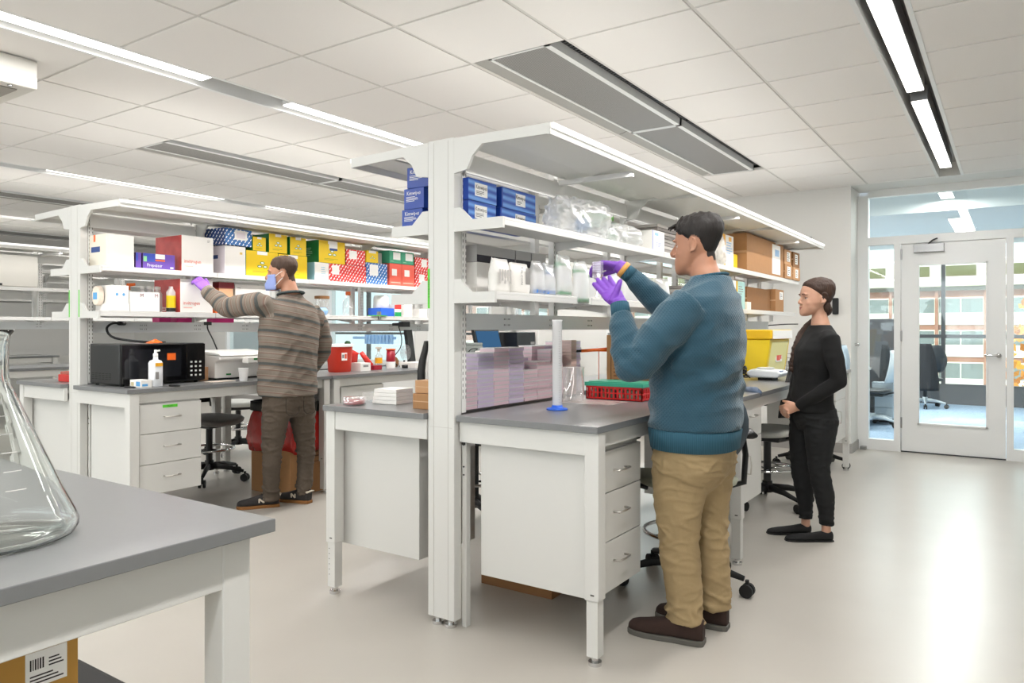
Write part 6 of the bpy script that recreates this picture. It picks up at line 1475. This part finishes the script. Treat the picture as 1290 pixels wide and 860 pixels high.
for sg in (1, -1):
    e_ = WW(-.065 if sg > 0 else .02, sg*.205, .975)
    b.limb([WW(-.034, sg*.148, 1.205), WW(-.045, sg*.185, 1.11), e_], (.034, .030, .024), 12); b.limb([e_, WW(.06, sg*.145, .875), WW(.13, sg*.072, .808)], (.024, .024, .020), 12)
    if sg > 0: b.limb([WW(-.01, .080, .74), WW(.0, .085, .60), WW(.004, .085, .46), WW(-.005, .085, .38), WW(-.028, .085, .28), WW(-.040, .083, .17), WW(-.040, .08, .045)], (.07, .06, .040, .038, .036, .026, .028), 14)
    else: b.limb([WW(.01, -.080, .74), WW(.035, -.085, .60), WW(.052, -.085, .46), WW(.046, -.085, .38), WW(.028, -.085, .28), WW(.020, -.083, .17), WW(.020, -.08, .045)], (.07, .06, .040, .038, .036, .026, .028), 14)
# clasped hands
hand_vol(b, WW(.130, .060, .805), (WW(.215, -.02, .775)[0]-WW(.130, .06, .805)[0], WW(.215, -.02, .775)[1]-WW(.130, .06, .805)[1], -.03), WW(1, .25, 0, (0, 0)), 1, (.55, .60, .65, .70), .88, .05, (.5, .4))
hand_vol(b, WW(.135, -.075, .800), (WW(.205, .03, .775)[0]-WW(.135, -.075, .80)[0], WW(.205, .03, .775)[1]-WW(.135, -.075, .80)[1], -.04), WW(1, -.25, 0, (0, 0)), -1, (.35, .40, .45, .50), .88, .05, (.5, .4))
body2 = fuse('body', b, .0042, SK2, 4, face_fn(HM2.inverted(), HM2, s2, .87), WP_)
eye_set(HM2, s2, body2, '24150f', '3a261c', .0019); lips(HM2, s2, body2, 'a4625a', .87)
def mask2(q):
    if q.z > .02: k = .064 - q.x + (q.z-.02)*.35 - max(0, .088-q.z)*.85
    else: k = .006 - q.x + (q.z-.02)*.8
    if q.z < -.012: k = min(k, -.012-q.x)
    k = min(k, q.z+.105)
    ex = ((q.x+.004)/.016)**2+((q.z+.026)/.016)**2
    if abs(q.y) > .066 and ex < 1: k = min(k, -.02)
    return k
hair2 = hair_cap('hair', NK2, HM2, s2, mask2, lambda q: .005+.006*max(0, min(1, (q.z+.04)/.12))+.010*max(0, min(1, -q.x/.08)), HR2, body2, fr=(30, 50, 30), amp=.25)
# low nape roll and braid coming over the right shoulder to the front
m = MB()
br = [HM2 @ Vector((-.085, -.02, -.055)), HM2 @ Vector((-.07, -.06, -.10))] + [Vector(WW(*p)) for p in ((.0, -.085, 1.30), (.048, -.075, 1.245), (.088, -.06, 1.16), (.108, -.05, 1.07), (.112, -.045, 1.01))]
m.limb(br, [.03, .028, .026, .027, .025, .022, .010], 12)
Pb = []
for i in range(len(br)-1):
    for k in range(5): Pb.append(br[i].lerp(br[i+1], k/5))
for i, p in enumerate(Pb[4:]): m.ell(p+Vector((.010 if i % 2 else -.010, .006 if i % 2 else -.006, 0)), (.022-.0003*i, .022, .018), 8, 6)
m.ell(HM2 @ Vector((-.060, .0, -.070)), (.038, .042, .040), 16, 12)
m.ell(HM2 @ Vector((-.048, .036, -.052)), (.026, .026, .036), 14, 10)
m.build('braid', HR2, hair2, smooth=True)
MB().ell(HM2 @ Vector((-.004, .083, -.034)), (.003,)*3, 8, 6).build('earring', CHROME, body2, smooth=True)
BK = mat('black_knit', '0b0b0c', .92, noise_=(300, .2, .15)); BJ = mat('black_denim', '0e0f11', .85, noise_=(250, .2, .1))
b = MB()
b.loft([se(WW(a, 0, z), FU, LU, rx, ry, 30, .9) for z, a, rx, ry in ((.775, .01, .115, .158), (.80, .012, .120, .162), (.88, .012, .112, .150), (.98, .010, .105, .140), (1.08, .000, .118, .155), (1.15, -.008, .118, .168), (1.21, -.022, .100, .172), (1.255, -.034, .080, .145), (1.285, -.038, .066, .10), (1.305, -.036, .058, .070))])
for sg in (1, -1):
    e = WW(-.065 if sg > 0 else .02, sg*.205, .975)
    b.limb([WW(-.03, sg*.105, 1.235), WW(-.034, sg*.150, 1.215), WW(-.045, sg*.185, 1.11), e], [.050, .058, .054, .046], 18); b.ell(e, (.045, .045, .045), 14, 10); b.ell(WW(-.03, sg*.125, 1.205), (.066, .066, .062), 16, 12)
    b.limb([e, WW(.06, sg*.145, .875), WW(.125, sg*.072, .812)], [.045, .040, .030], 18)
fuse('sweater', b, .006, BK, 3, folds(.006, 8, 5, (1, 1, 1.4)), WP_)
b = MB()
b.loft([se(WW(a, 0, z), FU, LU, rx, ry, 28, .9) for z, a, rx, ry in ((.66, -.005, .095, .145), (.72, -.01, .125, .165), (.80, -.002, .112, .155))])
b.limb([WW(-.01, .080, .74), WW(.0, .085, .60), WW(.004, .085, .46), WW(-.005, .085, .38), WW(-.028, .085, .28), WW(-.040, .083, .17), WW(-.040, .08, .095)], [(.105, .090), (.088, .080), (.064, .062), (.060, .058), (.060, .056), (.046, .044), (.040, .040)], 22, ref=FU)
b.limb([WW(.01, -.080, .74), WW(.035, -.085, .60), WW(.052, -.085, .46), WW(.046, -.085, .38), WW(.028, -.085, .28), WW(.020, -.083, .17), WW(.020, -.08, .095)], [(.105, .090), (.086, .080), (.062, .062), (.058, .058), (.058, .056), (.044, .044), (.038, .040)], 22, ref=FU)
fuse('trousers', b, .0055, BJ, 3, trf(.0035), WP_)
BS = mat('black_fabric_shoe', '0c0c0d', .8, noise_=(40, .2, .5))
shoe('', WW(.205, .075, 0), WW(-.075, .085, 0), .042, .075, (BS, RUBBER, BS), WP_, laces=False, sole=.010, flat=True)
shoe('', WW(.262, -.075, 0), WW(-.010, -.085, 0), .042, .075, (BS, RUBBER, BS), WP_, laces=False, sole=.010, flat=True)

# ---------------------------------------------------------------- man in the striped shirt
SP = thing('person', 'man in a brown striped shirt and face mask reaching to the shelf, seen from behind', 'person', (-4.30, 3.48, 0))
SK3 = skin('skin_fair', 'b98468', 'c8937a'); HR3 = hairmat('hair_mid_brown', '2a1c14', '553c2c')
HM3 = Matrix.Translation((-4.315, 3.440, 1.672)) @ frame((-.72, -.69), .05)
b = head_vol(1.0); b.v = [tuple(HM3 @ Vector(p)) for p in b.v]
NK3 = ([(-4.30, 3.455, 1.70), (-4.288, 3.472, 1.58), (-4.275, 3.485, 1.50), (-4.27, 3.48, 1.40)], [(.045, .045), (.056, .056), (.070, .078), (.09, .15)], (1, 0, 0))
b.limb(NK3[0], NK3[1], 22, ref=NK3[2])
b.loft([se((-4.28, 3.47, z), (1, 0, 0), (0, 1, 0), rx, ry, 24) for z, rx, ry in ((.80, .10, .15), (1.1, .10, .15), (1.3, .10, .16), (1.44, .07, .11))])
LSH, LEL, LWR = Vector((-4.29, 3.23, 1.47)), Vector((-4.53, 3.135, 1.425)), Vector((-4.715, 3.11, 1.545))
b.limb([LSH, LEL, LWR], (.045, .036, .026), 12); b.limb([(-4.29, 3.70, 1.42), (-4.32, 3.80, 1.10), (-4.42, 3.74, .95)], (.045, .036, .026), 12)
b.limb([(-4.30, 3.385, .76), (-4.345, 3.375, .47), (-4.36, 3.38, .34), (-4.405, 3.405, .05)], (.08, .05, .042, .028), 12); b.limb([(-4.285, 3.565, .76), (-4.295, 3.625, .47), (-4.30, 3.635, .34), (-4.32, 3.632, .05)], (.08, .05, .042, .028), 12)
hand_vol(b, (-4.42, 3.74, .95), (-.4, -.1, -.5), (.3, .9, 0), 1, (.4, .45, .5, .55), .95)
body3 = fuse('body', b, .0048, SK3, 3, face_fn(HM3.inverted(), HM3, 1.0), SP)
eye_set(HM3, 1.0, body3, '2a2018', '33231a', .0032)
def mask3(q): return male_line(q, .086)
hair_cap('hair', NK3, HM3, 1.0, mask3, lambda q: .0025+.012*max(0, min(1, q.z/.09)), HR3, body3)
# face mask
m = MB(); rings = []
for i in range(9):
    q = i/8; z_ = -.112+.112*q; ring = []
    for j in range(15):
        a = -1.25+2.5*j/14; rr = .092+.022*math.exp(-(a/.45)**2)*math.sin(PI*min(1, q+.25)); ring.append(HM3 @ Vector((.012+rr*math.cos(a)*1.02, rr*math.sin(a)*.80, z_+.004*math.sin(q*18))))
    rings.append(ring)
m.loft(rings, cap=False, closed=False); mk = m.build('face_mask', mat('mask_blue', '93a2d8', .8), body3, smooth=True)
sd = mk.modifiers.new('s', 'SOLIDIFY'); sd.thickness = .003
for zz, ze in ((-.02, .018), (-.085, -.03)):
    MB().tube([HM3 @ Vector((.045, .074, zz)), HM3 @ Vector((.02, .080, (zz+ze)/2)), HM3 @ Vector((-.010, .084, ze))], .0022, 6).build('ear_loop', PAPER, mk, smooth=True)
# shirt with woven stripes carried as a length coordinate on the cloth
g = G('striped_flannel'); at = g.n('ShaderNodeAttribute', attribute_name='stripe'); sv = at.outputs['Fac']
rm = g.n('ShaderNodeValToRGB'); cr = rm.color_ramp; cr.interpolation = 'CONSTANT'
cols = [(0, '6f6459'), (.10, '8b7f73'), (.13, '6c5349'), (.20, '72675c'), (.36, '2f393b'), (.52, '624f43'), (.60, '746a5f'), (.74, '978b7f'), (.77, '6a5147'), (.84, '746a5f')]
cr.elements[0].position = 0; cr.elements[0].color = lin(cols[0][1]); cr.elements[1].position = cols[1][0]; cr.elements[1].color = lin(cols[1][1])
for p_, c_ in cols[2:]: e_ = cr.elements.new(p_); e_.color = lin(c_)
g.set(rm.inputs[0], g.math('FRACT', g.math('MULTIPLY', sv, 1/.115))); f = g.noise(260, 3, g.xyz()[0])
FL = g.bsdf(g.mix(g.math('MULTIPLY', f, .16), rm.outputs[0], lin('cfc4b8')), .92, bump=f, bs=.25)
b = MB()
T = [(.805, -4.300, .162, 3.475, .218), (.86, -4.302, .162, 3.475, .222), (.95, -4.300, .158, 3.47, .222), (1.05, -4.295, .152, 3.47, .222), (1.15, -4.29, .148, 3.475, .226), (1.25, -4.285, .142, 3.475, .236), (1.35, -4.280, .130, 3.475, .240), (1.42, -4.275, .112, 3.475, .222), (1.47, -4.272, .092, 3.475, .165), (1.505, -4.275, .078, 3.478, .105), (1.53, -4.278, .070, 3.48, .078)]
b.loft([se((xc, yc, z), (1, 0, 0), (0, 1, 0), rx, ry, 34, .88) for z, xc, rx, yc, ry in T])
b.limb([(-4.275, 3.31, 1.42), LSH+Vector((0, -.02, -.015)), LEL.lerp(LSH, .4), LEL], [.080, .080, .076, .068], 20); b.ell(LEL, (.068, .068, .066), 16, 10); b.limb([LEL, LEL.lerp(LWR, .55), LWR+Vector((0, 0, -.005))], [.068, .062, .050], 20)
b.limb([(-4.28, 3.66, 1.41), (-4.285, 3.735, 1.33), (-4.30, 3.80, 1.18), (-4.33, 3.815, 1.09)], [.078, .075, .068, .062], 20); b.ell((-4.335, 3.81, 1.085), (.058, .058, .058), 14, 10); b.limb([(-4.335, 3.81, 1.085), (-4.39, 3.775, .99), (-4.42, 3.74, .95)], [.058, .052, .042], 18)
def shf(p, n):
    q = Vector((p.x*6, p.y*7+p.z*5, p.z*9-p.y*6)); a = 1-abs(noise.noise(q))*2.4
    return p+n*(.007*(a-.45))
sh = fuse('shirt', b, .0075, FL, 3, shf, SP)
at_ = sh.data.attributes.new('stripe', 'FLOAT', 'POINT'); w0 = WL[sh.name]; vals = []
ax1 = (LEL-LSH).normalized(); L1 = (LEL-LSH).length; ax2 = (LWR-LEL).normalized()
for v_ in sh.data.vertices:
    p = v_.co+w0
    if p.y < 3.275 and p.x < -4.20 and p.z > 1.30 and not (p.z < 1.36 and p.x > -4.33): t_ = (p-LSH).dot(ax1); val = t_+.3 if t_ < L1 else L1+.3+(p-LEL).dot(ax2)
    elif p.y > 3.725: val = 1.6-p.z+.02
    else: val = 1.6-p.z+.17*(3.48-p.y)+.03
    vals.append(max(0, val))
at_.data.foreach_set('value', vals)
MB().limb([(-4.278+.078*math.cos(q)*1.0, 3.48+.082*math.sin(q), 1.535+.012*math.cos(q)) for q in (2*PI*j/28 for j in range(29))], [(.020, .010)]*29, 8).build('collar', mat('collar_grey', '3f4848', .9), sh, smooth=True)
MB().limb([LWR-(LWR-LEL).normalized()*.02, LWR+(LWR-LEL).normalized()*.015], [.050, .047], 18).build('cuff', mat('cuff_taupe', '998c80', .9), sh, smooth=True)
g = G('taupe_cord'); v, x, y, z = g.xyz(); f = g.noise(5, 4, v); f2 = g.noise(260, 2, v)
TC = g.bsdf(g.mix(g.math('MULTIPLY_ADD', f, .6, g.math('MULTIPLY', f2, .4)), lin('3f362e'), lin('6a5d50')), .9, bump=f2, bs=.2)
b = MB()
b.loft([se((-4.295, 3.475, z), (1, 0, 0), (0, 1, 0), rx, ry, 30, .88) for z, rx, ry in ((.66, .11, .175), (.74, .142, .196), (.86, .142, .190), (.93, .135, .180))])
b.limb([(-4.30, 3.385, .76), (-4.325, 3.375, .60), (-4.345, 3.375, .47), (-4.36, 3.38, .34), (-4.385, 3.395, .20), (-4.405, 3.405, .058)], [(.115, .100), (.094, .088), (.078, .072), (.068, .064), (.060, .058), (.060, .056)], 24, ref=(1, 0, 0))
b.limb([(-4.285, 3.565, .76), (-4.29, 3.60, .60), (-4.295, 3.625, .47), (-4.30, 3.635, .34), (-4.31, 3.635, .20), (-4.32, 3.632, .062)], [(.115, .100), (.092, .086), (.076, .070), (.066, .062), (.058, .056), (.056, .054)], 24, ref=(1, 0, 0))
tr3 = fuse('trousers', b, .0065, TC, 3, trf(.008), SP)
for (c_, w_) in (((-4.155, 3.40, .80), 0), ((-4.150, 3.55, .80), 0)):
    MB().tube([(c_[0]-.004, c_[1]-.055, c_[2]), (c_[0]-.002, c_[1]-.055, c_[2]-.10), (c_[0], c_[1], c_[2]-.125), (c_[0]-.002, c_[1]+.055, c_[2]-.10), (c_[0]-.004, c_[1]+.055, c_[2])], .0025, 6, sm=2).build('pocket_seam', mat('pocket_stitch', '332b24', .9), tr3)
SN = mat('dark_grey_suede', '34302f', .9, noise_=(60, .15, .15)); GS = mat('gum_sole', '8a5a28', .6); WLc = mat('cream_heel', 'd8ccb8', .6)
def sneaker(toe, heel):
    u_ = shoe('', toe, heel, .048, .085, (SN, GS, BLACK), SP, name='sneaker')
    d = Vector((toe[0]-heel[0], toe[1]-heel[1], 0)); L = d.length; d.normalize(); l = Vector((-d.y, d.x, 0)); h = Vector((heel[0], heel[1], 0))
    for sg in (1, -1):
        c = h+d*(L*.42)+l*sg*.0425+Vector((0, 0, .056)); n_ = l*sg; m = MB(); s = .018
        def bar(p, q_, w_=.005):
            P, Q = Vector(p), Vector(q_); e = (Q-P).normalized(); f_ = n_.cross(e).normalized()*w_
            m.add([P-f_+n_*.001, Q-f_+n_*.001, Q+f_+n_*.001, P+f_+n_*.001, P-f_+n_*.004, Q-f_+n_*.004, Q+f_+n_*.004, P+f_+n_*.004], [(0, 1, 2, 3), (4, 5, 6, 7), (0, 1, 5, 4), (1, 2, 6, 5), (2, 3, 7, 6), (3, 0, 4, 7)])
        a = d*-1 if sg < 0 else d
        r_ = n_.cross(Vector((0, 0, 1)))*-1
        z1 = Vector((0, 0, 1)); bar(c-r_*s*.9-z1*s*.8, c-r_*s*.9+z1*s*.8); bar(c+r_*s*.9-z1*s*.8, c+r_*s*.9+z1*s*.8); bar(c-r_*s*.9+z1*s*.8, c+r_*s*.9-z1*s*.8)
        m.build('letter_n', WLc, u_)
    MB().limb([h+d*.006+l*.036+Vector((0, 0, .085)), h-d*.0+Vector((0, 0, .09)), h+d*.006-l*.036+Vector((0, 0, .085))], [(.016, .006)]*3, 10).build('heel_tab', WLc, u_, smooth=True)
sneaker((-4.56, 3.235), (-4.385, 3.465)); sneaker((-4.535, 3.58), (-4.265, 3.645))
b = MB(); hand_vol(b, LWR+(LWR-LEL).normalized()*.012, (-.55, -.25, .68), (.55, -.35, .6), 1, (.5, .55, .6, .65), .97, .06, (.5, .4), .0022)
b.limb([LWR, LWR+(LWR-LEL).normalized()*.03], [.034, .030], 14)
fuse('glove', b, .0035, mat('light_purple_nitrile', '9a62d6', .45), 2, None, SP)

# ---------------------------------------------------------------- tidy up
for o in list(bpy.data.objects):
    for k in ('_a', '_b', '_h'):
        if k in o: del o[k]
